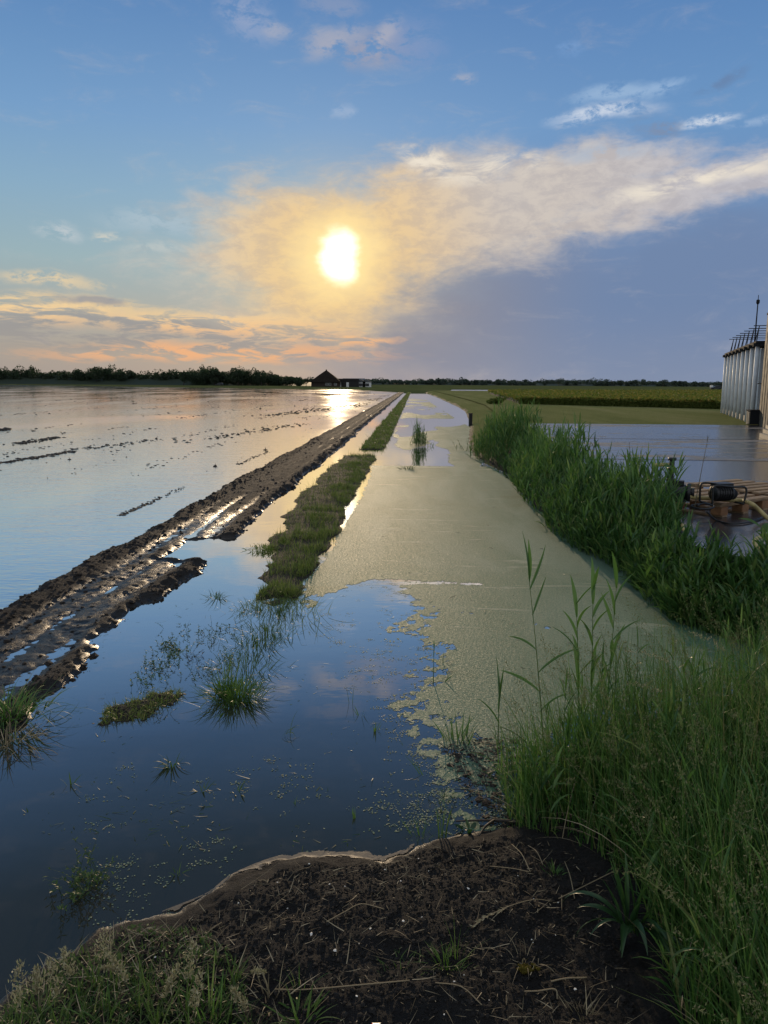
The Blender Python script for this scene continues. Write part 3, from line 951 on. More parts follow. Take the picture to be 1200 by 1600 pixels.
def bund_grass(n, t0, t1, s0, s1, Lm, Wm, p=1.0):
    t_ = t0 * (t1 / t0) ** rng.random(n); s_ = rng.uniform(s0, s1, n)
    z_ = bund_z(s_, t_)
    bare = (s_ < -1.47 + (fbm(s_, t_, 1.6, 4, 46) - .5) * .9) & (t_ < t_b)
    ok = (z_ > .004) & ~(bare & (rng.random(n) < .80)) & (rng.random(n) < np.clip(3.0 * (fbm(s_, t_, 3.6, 5, 47, .6) - .33), .03, 1))
    x_, y_ = xy_of(s_[ok], t_[ok]); k_ = ok.sum()
    tall = .25 + 1.5 * fbm(s_[ok], t_[ok], 5.0, 4, 48, .6) * rng.gamma(3, .34, k_).clip(.3, 2.2)
    return blades(np.stack([x_, y_, z_[ok] - .005], -1), Lm * tall * rng.uniform(.5, 1.3, k_), Wm * rng.uniform(.6, 1.3, k_), rng.uniform(0, 2 * PI, k_), rng.uniform(0, .7, k_), rng.uniform(.1, 1.1, k_), 3)
bg_ = Bag()
bg_.add(*bund_grass(70000, t_a - .2, t_b, -2.0, -.85, .072, .0050))
bg_.add(*bund_grass(52000, t_c, t_end, -1.75, -.72, .085, .014))
tag(bg_.build('bund_grass', 'bundgrass'), kind='stuff')

# ------------------------------------------------------------------ duckweed
open_px = [(505, 935), (535, 926), (556, 913), (585, 906), (640, 906), (628, 918), (612, 921), (640, 935), (652, 955), (634, 968), (606, 984), (600, 1000),
           (640, 1008), (662, 1018), (672, 1036), (650, 1052), (632, 1078), (618, 1104), (634, 1132), (646, 1162), (664, 1192), (690, 1222), (700, 1250),
           (715, 1275), (730, 1300), (740, 1340), (480, 1400), (430, 1200), (440, 980)]
weed_px = [(602, 672), (742, 672), (752, 712), (835, 785), (905, 850), (1005, 900), (1045, 950), (1100, 985), (1260, 1030), (1260, 1060), (900, 1120), (830, 1200),
           (812, 1296), (730, 1306), (690, 1240), (600, 1110), (500, 960), (462, 940), (480, 905), (512, 865), (538, 820), (566, 772), (580, 736), (572, 706)]
WP, OP = GP(weed_px), GP(open_px)
def weed_mask(x, y):
    P = np.stack([x.ravel(), y.ravel()], -1)
    dw = inside_dist(P, WP).reshape(x.shape); do = inside_dist(P, OP).reshape(x.shape)
    sc = np.clip(y / 5, .6, 3)
    n1 = fbm(x, y, 3.2, 5, 51, .6) - .5
    n2 = fbm(x, y, 24, 4, 52, .65) - .5
    v = np.minimum(dw * 2.5, -do) + n1 * (.30 + .22 * sst(y, 6.0, 4.0)) + n2 * (.10 + .10 * sst(y, 6.0, 4.0))
    # thin holes in the carpet and rafts adrift in the open water
    s_, t_ = st_of(x, y)
    gaps = sst(fbm(x, y, 8.0, 5, 60, .62), .53, .63) * np.exp(np.minimum(do, 0) / .30) * sst(y, 7.5, 5.5) + sst(fbm(x, y, 15.0, 4, 63, .6), .60, .68) * np.exp(np.minimum(do, 0) / .8) * .5 * sst(y, 6.5, 4.5)
    v = v - gaps * .6
    # a sliver of open water and two small windows in the carpet
    for (a0, b0), (a1, b1), wd in (((545, 915), (690, 910), .030), ((640, 908), (748, 913), .016), ((724, 957), (746, 959), .012), ((832, 974), (856, 981), .010)):
        p_, q_ = G(a0, b0)[:2], G(a1, b1)[:2]
        e_ = q_ - p_
        tt_ = np.clip(((x - p_[0]) * e_[0] + (y - p_[1]) * e_[1]) / (e_ @ e_), 0, 1)
        dd_ = np.hypot(x - p_[0] - tt_ * e_[0], y - p_[1] - tt_ * e_[1])
        v = np.minimum(v, dd_ - wd * (.5 + 1.1 * fbm(x, y, 7, 3, 64)) - .10 * (fbm(x, y, 10, 5, 65, .65) - .46))
    film = sst(t_, 17, 19)                                   # far up the ditch only drifting films
    vf = fbm(s_ * .5, t_ * .14, 1.1, 4, 54) - np.where(t_ < 27, .52, .47)
    v = np.where(t_ > 18, np.minimum(vf * 1.5, np.minimum(s_ + .80, np.interp(t_, [18, 23, 36, 60, 110], [1.55, 2.5, 2.5, 2.0, 1.3]) - s_)), v)
    return v
ys = 1.9 * 1.0032 ** np.arange(0, 745)
ys = np.concatenate([2.55 * 1.0030 ** np.arange(0, 660)])
ys = ys[ys < 14.0]
ys = np.concatenate([ys, ys[-1] * 1.0045 ** np.arange(1, 440)])
us = np.linspace(-.24, .62, 560)
U, Y = np.meshgrid(us, ys)
X = U * Y
X = X + rng.normal(0, .22, X.shape) * Y * (us[1] - us[0]); Y = Y + rng.normal(0, .22, Y.shape) * Y * .003
mk = weed_mask(X, Y) > 0
keep = (mk[:-1, :-1] & mk[1:, 1:])
Zd = .0012 + .0012 * fbm(X, Y, 30, 2, 55)
heightfield('duckweed', X, Y, Zd, 'duckweed', keep, kind='stuff')
# loose fronds: rafts at the edge, thin scatter over the dark water
def fronds(P, r, z=.0012):
    N = len(P)
    a = rng.uniform(0, 2 * PI, N)
    ang_ = np.linspace(0, 2 * PI, 6, endpoint=False)
    rr = r[:, None] * rng.uniform(.55, 1.15, (N, 6))
    V = np.stack([P[:, 0:1] + np.cos(ang_ + a[:, None]) * rr, P[:, 1:2] + np.sin(ang_ + a[:, None]) * rr, np.full((N, 6), z) + rng.uniform(0, .002, (N, 1))], -1)
    i = np.arange(N)[:, None] * 6
    Q = np.concatenate([i + np.array([0, 1, 2, 3]), i + np.array([0, 3, 4, 5])], 0)
    return V.reshape(-1, 3), Q
n = 60000
y_ = 2.0 * (8.5 / 2.0) ** rng.random(n); x_ = rng.uniform(-.42, .40, n) * y_
v = weed_mask(x_, y_)
dens = np.exp(np.minimum(v, 0) / .09)
clus = fbm(x_, y_, 4.5, 4, 57)
thin = sst(clus, .42, .62) * .42 * sst(y_, 4.1, 2.9) * (.30 + .70 * sst(x_, -1.1, .0))
raft = sst(fbm(x_ * .8, y_, 2.4, 4, 59), .58, .66) * sst(v, -.8, -.2)
pk = np.clip(np.maximum(np.maximum(dens, thin), raft), 0, 1)
ok = (rng.random(n) < pk * .42) & (v < .03)
cx, cy = x_[ok], y_[ok]
m_ = np.clip(rng.gamma(.9, 6.5, len(cx)), 1, 50).astype(int)           # fronds per raft
idx = np.repeat(np.arange(len(cx)), m_)
sg = .0042 * np.sqrt(m_[idx]) * rng.uniform(.8, 1.3, len(idx))
x_ = cx[idx] + rng.normal(0, 1, len(idx)) * sg * 1.25
y_ = cy[idx] + rng.normal(0, 1, len(idx)) * sg
s_, t_ = st_of(x_, y_)
ok = (weed_mask(x_, y_) < .03) & (s_ > -1.75) & (land_z(x_, y_) < .003)
P = np.stack([x_[ok], y_[ok]], -1)
V, Q = fronds(P, rng.uniform(.0022, .0052, len(P)))
tag(npmesh('floating_fronds', V, Q, None, 'duckweed', False), kind='stuff')

# ================================================================== FAR THINGS
def crown_points(c, rx, ry, rz, n, seed, lumps_=9):
    """leaf positions in a lumpy crown"""
    q = np.random.default_rng(seed)
    cs = q.normal(0, 1, (lumps_, 3)); cs /= np.linalg.norm(cs, axis=1)[:, None]
    cs = cs * q.uniform(.35, .75, (lumps_, 1)) * np.array([rx, ry, rz])
    rs = q.uniform(.32, .55, lumps_)
    k = q.integers(0, lumps_, n)
    d = q.normal(0, 1, (n, 3)); d /= np.linalg.norm(d, axis=1)[:, None]
    rad = q.uniform(.55, 1, n) ** .5
    P = cs[k] + d * (rs[k] * rad)[:, None] * np.array([rx, ry, rz])
    return P + np.array(c)

# dunes and the far wood: one mass nobody could count
V_, Q_ = [], []
bag = Bag()
def wood(px0, px1, dist, tops, ncrown, size, seed, depth=25, z0=.2, per=420, r0=(1.8, 4.2)):
    """crowns of many heights standing close together; tops: skyline as (photo x, photo y)"""
    q = np.random.default_rng(seed)
    Vs = Bag()
    px = np.linspace(px0, px1, ncrown) + q.uniform(-4, 4, ncrown)
    for a in px:
        ty = np.interp(a, [t[0] for t in tops], [t[1] for t in tops])
        y = dist + q.uniform(0, depth)
        r = ray(a, 600); x = r[0] / r[1] * y
        top = EYE + (599 + .0066 * (a - 600) - ty) / FPX * y
        top = z0 + (top - z0) * (q.uniform(.74, 1.0) if q.random() < .8 else q.uniform(.95, 1.16))
        top = z0 + (top - z0) * 1.16
        rx = q.uniform(*r0) * (.6 + .4 * top / 6)
        P = crown_points((x, y, z0 + (top - z0) * .52), rx, rx, (top - z0) * .56, per, int(q.integers(1e6)), 7)
        P = P[P[:, 2] > z0 * .5]
        Vs.add(*clumps(P, q.uniform(size * .5, size * 1.2, len(P))))
    return np.concatenate(Vs.V), np.concatenate(Vs.Q)
left_sky = [(-260, 582), (0, 578), (40, 580), (90, 582), (130, 580), (150, 577), (200, 579), (215, 584), (250, 584), (290, 582), (330, 580), (380, 580), (420, 584), (450, 590), (500, 594), (560, 595), (640, 596), (660, 598)]
V, Q = wood(-240, 330, 425, left_sky, 230, .95, 61)
bag.add(V, Q)
V, Q = wood(300, 472, 396, left_sky, 90, .85, 62)
bag.add(V, Q)
tag(bag.build('woodland', 'tree', smooth=False), kind='stuff')
right_sky = [(440, 592), (560, 593), (640, 594.5), (700, 592.5), (760, 594), (800, 595), (850, 595), (900, 594.5), (960, 595), (1040, 596.5), (1130, 597.5), (1300, 598)]
bag = Bag()
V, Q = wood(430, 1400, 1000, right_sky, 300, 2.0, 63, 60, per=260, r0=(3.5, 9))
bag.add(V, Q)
tag(bag.build('distant_wood', 'hazedtree', smooth=False), kind='stuff')
# low dunes carrying the wood
def ridge(name, d, pts, z0, m):
    Xr, Yr, Zr = [], [], []
    for row, (dy, kz) in enumerate(((-30, 0), (0, .72), (40, .85), (150, .4), (320, 0))):
        xr, yr, zr = [], [], []
        for a, b in pts:
            r = ray(a, 600); y = d + dy; x = r[0] / r[1] * y
            hor = 599 + .0066 * (a - 600)
            h_ = EYE + (hor - b) / FPX * d
            xr.append(x); yr.append(y); zr.append(z0 + max(0, h_ - z0) * kz)
        Xr.append(xr); Yr.append(yr); Zr.append(zr)
    heightfield(name, np.array(Xr), np.array(Yr), np.array(Zr), m)
ridge('dune_hills', 1040, [(a, b + 1.2) for a, b in right_sky], .2, 'hazedtree')
ridge('wooded_rise', 440, [(-300, 581), (0, 581), (200, 582), (330, 581.5), (420, 587), (470, 595), (520, 599)], .2, 'tree')

# single trees that stand out of the wood's skyline
def tree(px, py_base, dist, h, wid, label, seed, group='trees on the skyline', name='tree', m='tree'):
    r = ray(px, 600); y = dist; x = r[0] / r[1] * y
    z0 = .2
    t = thing(name, label, 'tree', (x, y, z0), 0, group)
    st_b = Bag()
    path = smoothpath([(0, 0, 0), (wid * .03, 0, h * .25), (-wid * .02, .1, h * .5), (0, 0, h * .8)], 4)
    st_b.add(*tubepts(path, np.linspace(h * .04, h * .012, len(path)), 6))
    for a in range(4):
        th = a * 1.6 + seed
        p0 = np.array(path[int(len(path) * .4)])
        st_b.add(*tubepts([p0, p0 + np.array([math.cos(th) * wid * .2, math.sin(th) * wid * .2, h * .2]), p0 + np.array([math.cos(th) * wid * .33, math.sin(th) * wid * .33, h * .33])], [h * .015, h * .01, h * .004], 5))
    st_b.build('trunk', 'twig', t)
    V, Q = clumps(crown_points((0, 0, h * .60), wid / 2, wid / 2, h * .42, 1500, seed), np.random.default_rng(seed).uniform(.05, .11, 1500) * h)
    Bag().add(V, Q).build('crown', m, t, False)
    return t
tree(150, 590, 420, 9.4, 9.5, 'rounded dark tree rising highest from the wood at left', 71)
tree(128, 590, 424, 7.9, 6, 'low bush-like tree just left of the highest rounded tree', 72)
tree(190, 590, 424, 8.3, 11, 'broad flat-topped tree right of the highest rounded tree', 73)
tree(287, 590, 398, 7.2, 6, 'small round tree above the wood, midway to the pyramid barn', 74)
tree(335, 590, 396, 8.4, 9, 'tall full crowned tree in the wood left of the pyramid barn', 75)
tree(372, 590, 396, 8.2, 9, 'wide crowned tree, next along the wood towards the pyramid barn', 76)
tree(408, 590, 394, 6.6, 7, 'sloping crowned tree near the low end of the wood', 77)
tree(478, 600, 320, 3.4, 4.2, 'small dark bush beside the left wall of the pyramid barn', 78)
tree(873, 600, 960, 9.5, 13, 'lone rounded tree on the far horizon beyond the crop field', 79, m='hazedtree')
tree(1004, 600, 960, 8.5, 11, 'low tree on the far horizon, left of a close pair', 80, m='hazedtree')
tree(1036, 600, 960, 8.8, 13, 'wider of the close pair of trees on the far horizon', 81, m='hazedtree')
tree(1053, 600, 960, 8.0, 8, 'narrower of the close pair of trees on the far horizon', 82, m='hazedtree')

# pyramid-roofed barn
def at(px, dist, z=.3):
    r = ray(px, 600); return (r[0] / r[1] * dist, dist, z)
D = 330
b = thing('barn', 'dark barn with a steep pyramid roof on the far side of the flooded field', 'barn', at(510, D))
hw = 6.3
Bag().add(*box((0, 0, 1.1), (2 * hw * .93, 2 * hw * .93, 2.2), 0, .02)).build('wall', 'brick', b, False)
q = Bag()
ringr = [(hw * 1.06, 1.9), (hw * .98, 2.25), (hw * .52, 4.6), (.05, 7.0)]
V = []
for rr, zz in ringr:
    V += [(-rr, -rr, zz), (rr, -rr, zz), (rr, rr, zz), (-rr, rr, zz)]
Q = [(i * 4 + j, i * 4 + (j + 1) % 4, i * 4 + 4 + (j + 1) % 4, i * 4 + 4 + j) for i in range(3) for j in range(4)]
q.add(V, Q, None).build('roof', 'thatch', b, False)
Bag().add(*box((0, 0, 7.05), (.5, .5, .35), 0, .05)).build('finial', 'thatch', b, False)
for xx in (.6, 1.9, 4.2):
    wd = Bag().add(*box((xx, -hw * .93 - .03, 1.15), (.9, .08, .8))).build('window', 'glass', b, False)
    fr = Bag()
    for dx, dz, sx_, sz_ in ((0, .44, 1.06, .08), (0, -.44, 1.06, .08), (-.49, 0, .08, .8), (.49, 0, .08, .8), (0, 0, .05, .8)):
        fr.add(*box((xx + dx, -hw * .93 - .085, 1.15 + dz), (sx_, .03, sz_)))
    fr.build('frame', 'white', wd, False)
# low shed right of the barn with two pale doors
s_ = thing('shed', 'long low dark shed with two pale doors beside the pyramid barn', 'shed', at(541, D + 3))
Bag().add(*box((0, 0, 1.35), (10.6, 6, 2.7), 0, .02)).build('wall', 'post', s_, False)
V = [(-5.6, -3.3, 2.7), (5.6, -3.3, 2.7), (5.6, 3.3, 2.7), (-5.6, 3.3, 2.7), (-5.4, 0, 3.5), (5.4, 0, 3.5)]
npmesh('roof', V, [(0, 1, 5, 4), (2, 3, 4, 5)], [(1, 2, 5), (3, 0, 4)], 'thatch', False, s_)
for xx in (-2.55, .72):
    d_ = Bag().add(*box((xx, -3.06, .98), (1.1, .10, 1.95), 0, .02)).build('door', 'white', s_, False)
    Bag().add(*box((xx + .4, -3.15, 1.0), (.06, .08, .2))).build('handle', 'darksteel', d_, False)
# greenhouse-like low roof and a white house
s_ = thing('outbuilding', 'low outbuilding with a pale grey roof behind the dark shed', 'outbuilding', at(553, D + 22))
Bag().add(*box((0, 0, 1.5), (9.5, 5, 3.0), 0, .02)).build('wall', 'brick', s_, False)
V = [(-5.1, -2.9, 3.0), (5.1, -2.9, 3.0), (5.1, 2.9, 3.0), (-5.1, 2.9, 3.0), (-5.0, 0, 3.75), (5.0, 0, 3.75)]
npmesh('roof', V, [(0, 1, 5, 4), (2, 3, 4, 5)], [(1, 2, 5), (3, 0, 4)], 'greyroof', False, s_)
for px, ww, hh, lab in ((564.5, 3.6, 2.9, 'small pale house with a double gable, left half, past the low shed'), (573.5, 3.6, 2.9, 'small pale house with a grey gable ending the row right of the low shed')):
    h_ = thing('house', lab, 'house', at(px, D + 8))
    Bag().add(*box((0, 0, hh * .36), (ww, 5, hh * .72), 0, .02)).build('wall', 'white', h_, False)
    V = [(-ww * .56, -2.7, hh * .72), (ww * .56, -2.7, hh * .72), (0, -2.7, hh * 1.15), (-ww * .56, 2.7, hh * .72), (ww * .56, 2.7, hh * .72), (0, 2.7, hh * 1.15)]
    npmesh('roof', V, [(0, 2, 5, 3), (1, 4, 5, 2), (0, 3, 4, 1)], [(0, 1, 2), (3, 5, 4)], 'greyroof', False, h_)
    Bag().add(*box((0, -2.53, hh * .33), (ww * .5, .08, hh * .4))).build('window', 'glass', h_, False)

# vehicles far off
def car(px, dist, label, name='car', L=4.3, pale=False):
    c = thing(name, label, 'car', at(px, dist, .31))
    prof = [(-.5, .28), (-.5, .62), (-.47, .78), (-.30, .84), (-.16, 1.28), (-.08, 1.42), (.22, 1.44), (.36, 1.30), (.46, .92), (.5, .86), (.5, .30), (.40, .22), (-.40, .22)]
    V = [(x * L, -y_s, z) for y_s in (.85, -.85) for x, z in prof]
    n_ = len(prof)
    V += [(0, -.85, .8), (0, .85, .8)]
    Q = [(i, (i + 1) % n_, n_ + (i + 1) % n_, n_ + i) for i in range(n_)]
    T = [(2 * n_, (i + 1) % n_, i) for i in range(n_)] + [(2 * n_ + 1, n_ + i, n_ + (i + 1) % n_) for i in range(n_)]
    npmesh('body', V, Q, T, 'carpaint', False, c)
    Bag().add(*box((.02 * L, -.87, 1.12), (L * .40, .03, .34), 0, 0)).build('window', 'glass', c, False)
    for sx_ in (-.31, .31):
        for sy in (-.80, .80):
            th = np.linspace(0, 2 * PI, 13)[:-1]
            V = [(sx_ * L + math.cos(a) * .33, sy + d_, .33 + math.sin(a) * .33) for d_ in (-.11, .11) for a in th] + [(sx_ * L, sy - .11, .33), (sx_ * L, sy + .11, .33)]
            Q = [(i, (i + 1) % 12, 12 + (i + 1) % 12, 12 + i) for i in range(12)]
            T = [(24, i, (i + 1) % 12) for i in range(12)] + [(25, 12 + (i + 1) % 12, 12 + i) for i in range(12)]
            npmesh('wheel', V, Q, T, 'tyre', False, c)
    return c
c = car(1119, 330, 'dark parked car with a white object on its roof end, beyond the crop field', L=4.6)
Bag().add(*box((-1.9, 0, 1.35), (.95, 1.3, .9), 0, .1)).build('canopy', 'white', c, False)
car(343, 372, 'dark parked car at the foot of the wood, across the flooded field', L=3.6)

# bright strip of flooded land beyond the crop
sheet('flooded_strip', [tuple(p) for p in GP([(702, 611.6), (876, 612.6), (872, 609.9), (706, 608.9)], .31)], .312, 'field')

# crop field: a wall of leaves at its front edge and yellowing tops behind
cf = GP([(812, 631.5), (1135, 640), (1300, 645)], Z_LAND)
cb = GP([(762, 614.2), (1130, 613.2), (1400, 613.5)], Z_LAND)
def quadpts(n, p=1.0):
    u, v = rng.random(n), rng.random(n) ** p
    a = np.stack([np.interp(u, [0, .55, 1], cf[:, i]) for i in (0, 1)], -1)
    b_ = np.stack([np.interp(u, [0, .55, 1], cb[:, i]) for i in (0, 1)], -1)
    return a + (b_ - a) * v[:, None], v
P, v = quadpts(60000, 1.7)
hgt = .42 + .16 * fbm(P[:, 0], P[:, 1], .5, 4, 91)
row = np.abs(((P[:, 0] * .22 + P[:, 1]) / 1.5) % 1 - .5)
z = Z_LAND + hgt * (1 - .35 * (row > .38)) * rng.uniform(.75, 1.1, len(P))
V, Q = clumps(np.c_[P, z], rng.uniform(.12, .30, len(P)) * (1 + v))
tag(npmesh('crop', V, Q, None, 'crop', False), kind='stuff')
P, v = quadpts(26000, 9.0)
z = Z_LAND + rng.random(len(P)) * .42
V, Q = clumps(np.c_[P, z], rng.uniform(.12, .26, len(P)))
tag(npmesh('crop_edge', V, Q, None, 'cropbase', False), kind='stuff')
sheet('crop_soil', [tuple(p) for p in cf] + [tuple(p) for p in cb[::-1]], Z_LAND + .018, 'soil')

def bush(px, py, r, h, label, m='cropbase', name='bush'):
    g = G(px, py, Z_LAND)
    t = thing(name, label, 'bush', tuple(g))
    V, Q = clumps(crown_points((0, 0, h * .5), r, r, h * .55, 900, int(px)), np.random.default_rng(3).uniform(.10, .20, 900))
    Bag().add(V, Q).build('foliage', m, t, False)
    st = stems(np.zeros((7, 3)), h * .7, .02, np.arange(7) * .9, .4, .3)
    Bag().add(st[0], st[1]).build('stem', 'twig', t)
    return t
bush(775, 631.5, .75, .62, 'small rounded dark bush at the left end of the crop field')

# ================================================================== SHED WITH METAL BAYS
p0, p1 = G(1181, 662.5, Z_LAND)[:2], G(1133, 645.5, Z_LAND)[:2]
ln = np.linalg.norm(p1 - p0); dd = (p1 - p0) / ln
rz = math.atan2(dd[1], dd[0])                 # local +X runs along the row, away from the viewer; local +Y faces the lawn
hall = thing('storage_hall', 'grey metal hall of narrow upright bays at the right edge of the concrete', 'hall', (p0[0], p0[1], Z_LAND), rz)
NB = 8
bw = ln / NB
HH = 3.05
core = Bag().add(*box((ln / 2, -2.2, HH / 2 - .03), (ln - .1, 3.6, HH - .12))).build('core', 'gap', hall, False)
for i in range(NB):
    xm = (i + .5) * bw
    g_ = Bag()
    # each bay: a bowed sheet with shallow folds, one seam at mid height
    nx = 13
    xl = np.linspace(-bw * .37, bw * .37, nx)
    yy = -.02 + .16 * np.cos(xl / (bw * .37) * PI / 2) + .018 * np.cos(np.arange(nx) * PI)
    for z0, z1, o_ in ((.28, 1.52, 0), (1.55, HH - .18, .012)):
        V = [(xm + a, b_ + o_, z0) for a, b_ in zip(xl, yy)] + [(xm + a, b_ + o_, z1) for a, b_ in zip(xl, yy)] + [(xm + a, -.30, z0) for a in xl] + [(xm + a, -.30, z1) for a in xl]
        Q = [(j + 1, j, nx + j, nx + j + 1) for j in range(nx - 1)] + [(nx + j + 1, nx + j, 3 * nx + j, 3 * nx + j + 1) for j in range(nx - 1)] + [(0, 2 * nx, 3 * nx, nx), (3 * nx - 1, nx - 1, 2 * nx - 1, 4 * nx - 1)]
        g_.add(V, Q)
    pn = g_.build('bay_panel', 'silver', hall, False)
    Bag().add(*box((xm, .02, .13), (bw * .66, .26, .22), 0, .03)).build('plinth', 'stone', hall, False)
for i in range(NB + 1):
    xm = i * bw
    th = 8
    post = Bag().add(*tubepts([(xm, .16, 0), (xm, .16, HH * .5), (xm, .16, HH - .12)], .085, 10)).build('post', 'silverpost', hall)
    Bag().add(*box((xm, .12, HH - .06), (.30, .42, .12), 0, .02)).build('cap', 'darksteel', post, False)
Bag().add(*box((ln / 2, -1.2, HH + .03), (ln + .3, 2.9, .10), 0, .02)).build('roof', 'darksteel', hall, False)
Bag().add(*box((ln / 2, -.12, 1.53), (ln, .05, .05))).build('mid_rail', 'darksteel', hall, False)
for i in range(0, NB - 1):
    xm = (i) * bw + .15
    r_ = Bag()
    for a in (-.18, .30):
        r_.add(*tubepts([(xm + a, .22 - .0, HH + .08), (xm + .05, .14, HH + .66)], .017, 6))
    r_.add(*tubepts([(xm + .05, .34, HH + .66), (xm + .05, -1.3, HH + .66)], .018, 6))
    r_.build('roof_bracket', 'darksteel', hall)
ar = thing('mast', 'thin grey mast with a small lamp head rising over the metal hall', 'mast', (p0[0] + dd[0] * 5.2 + .35, p0[1] + dd[1] * 5.2, Z_LAND + HH + .08))
Bag().add(*tubepts([(0, 0, 0), (0, 0, 1.0), (0, 0, 1.85)], [.034, .03, .024], 8)).build('pole', 'darksteel', ar)
Bag().add(*tubepts([(0, 0, 1.84), (0, 0, 1.90), (0, 0, 2.02), (0, 0, 2.05)], [.03, .075, .075, .03], 8)).build('lamp_head', 'darksteel', ar)
Bag().add(*tubepts([(0, 0, 2.05), (0, 0, 2.24)], .014, 6)).build('tip', 'darksteel', ar)

# nearer wooden shed, most of it outside the picture
pw = p0 - dd * .95 + np.array([-dd[1], dd[0]]) * .02
ws = thing('wooden_shed', 'tall shed of weathered upright boards at the right edge of the picture', 'shed', (pw[0], pw[1], Z_LAND), rz)
q = Bag()
nb = 44
for i in range(nb):
    q.add(*box((-(i + .5) * .20, 0 + .008 * (i % 3), 2.0), (.192, .05, 4.0), 0, .008))
q.build('board_wall', 'plank', ws, False)
Bag().add(*box((-4.4, -2.7, 1.95), (8.78, 5.2, 3.9))).build('body', 'gap', ws, False)
Bag().add(*box((-4.4, -2.75, 4.04), (8.8, 5.6, .07), 0, .03)).build('roof', 'darksteel', ws, False)
# things at the foot of the sheds
g = G(1176, 664, Z_LAND)
cr = thing('crate', 'dark crate with a pale end standing at the foot of the metal hall', 'crate', (g[0], g[1] - .15, Z_LAND + .03), rz + .2)
Bag().add(*box((0, 0, .25), (.42, .5, .48), 0, .02)).build('body', 'darksteel', cr, False)
Bag().add(*box((.0, .275, .25), (.10, .05, .48), 0, .01)).add(*box((-.16, .275, .25), (.10, .05, .44), 0, .01)).build('slat', 'palewood', cr, False)
Bag().add(*box((0, 0, .52), (.46, .54, .05), 0, .01)).build('lid', 'darksteel', cr, False)
for i, (px, py, lab) in enumerate(((1197, 672, 'pale timber baulk lying nearest the boards of the wooden shed'), (1196, 680, 'pale timber baulk lying between two others by the wooden shed'), (1194, 688, 'pale timber baulk lying farthest out from the wooden shed'))):
    g = G(px, py, Z_LAND + .02)
    V, Q, T = box((0, 0, .06), (2.3, .12, .12), 0, .015)
    o = Bag().add(V, Q, T).build('timber_baulk', 'palewood', None, False)
    o.location = (g[0] + .15, g[1], Z_LAND + .024); o.rotation_euler = (0, 0, rz + .05 * i - .05)
    tag(o, lab, 'timber', 'timber baulks by the shed')
g = G(1168, 659.5, Z_LAND)
V, T = lumps(np.array([[0, 0, .06]]), .11, .7, .25)
o = npmesh('stone_block', V, None, T, 'stone', False); o.location = (g[0], g[1], Z_LAND + .02)
tag(o, 'pale rough stone lying on the grass by the hall posts', 'stone')

# ================================================================== ON THE CONCRETE
cz0 = cz + .002
def pallet(F, rz_, label):
    """euro-size pallet; F = its near corner, boards along local +X"""
    t = thing('pallet', label, 'pallet', (F[0], F[1], cz0), rz_, 'wooden pallets')
    LX, LY = 1.0, 1.2
    for i in range(3):
        for j in range(3):
            Bag().add(*box((.07 + i * (LX - .14) / 2, .07 + j * (LY - .14) / 2, .022 + .045), (.14, .13, .09), 0, .006)).build('block', 'block', t, False)
        Bag().add(*box((.07 + i * (LX - .14) / 2, LY / 2, .010), (.10, LY, .020), 0, .004)).build('skid', 'pallet', t, False)
    for j in range(3):
        Bag().add(*box((LX / 2, .07 + j * (LY - .14) / 2, .123), (LX, .10, .020), 0, .004)).build('stringer', 'pallet', t, False)
    for j in range(7):
        Bag().add(*box((LX / 2 + random.uniform(-.008, .008), .05 + j * (LY - .10) / 6, .145), (LX, .098, .022), random.uniform(-.01, .01), .004)).build('deck_board', 'pallet', t, False)
    return t
F_A = G(1127, 809, cz0)
PA = pallet(F_A, R_(36), 'wooden pallet carrying the black tube framed pump, nearest the reeds')
F_B = G(1206, 793, cz0)
pallet(F_B, R_(30), 'wooden pallet at the edge of the picture, behind the one with the pump')
deck = cz0 + .158

def U(path, rad, sides=8, k=6):
    return tubepts(smoothpath(path, k), rad, sides)
# pump in a tube frame
g = G(1126, 787, deck)
pm = thing('pump', 'small black pump in a bent tube frame standing on a wooden pallet', 'pump', (g[0], g[1], deck), R_(12))
pm.scale = (.86, .86, .80)
bd = Bag()
V, Q, T = U([(-.13, 0, .15), (-.10, 0, .15), (.10, 0, .15), (.13, 0, .15)], [.085, .105, .105, .085], 16)
bd.add(V, Q, T).build('motor', 'black', pm)
f_ = Bag()
for i in range(6):
    f_.add(*U([(-.085 + i * .034, 0, .15), (-.078 + i * .034, 0, .15)], .115, 16, 2))
f_.build('cooling_fin', 'black', pm, False)
Bag().add(*box((0, 0, .262), (.24, .17, .05), 0, .02)).build('terminal_box', 'black', pm, False)
Bag().add(*U([(.13, 0, .13), (.17, 0, .13), (.20, 0, .13)], [.075, .075, .05], 14)).build('pump_housing', 'darksteel', pm)
for yy in (-.13, .13):
    Bag().add(*U([(-.21, yy, .0), (-.215, yy, .12), (-.215, yy, .23), (-.19, yy, .265), (-.14, yy, .272), (-.06, yy, .262), (.10, yy, .245), (.20, yy, .245), (.245, yy, .225), (.255, yy, .17), (.24, yy, .06), (.225, yy, .0)], .0135, 8)).build('frame_tube', 'black', pm)
for xx in (-.212, .228):
    Bag().add(*U([(xx, -.13, .012), (xx, .13, .012)], .0135, 8)).build('foot_tube', 'black', pm)
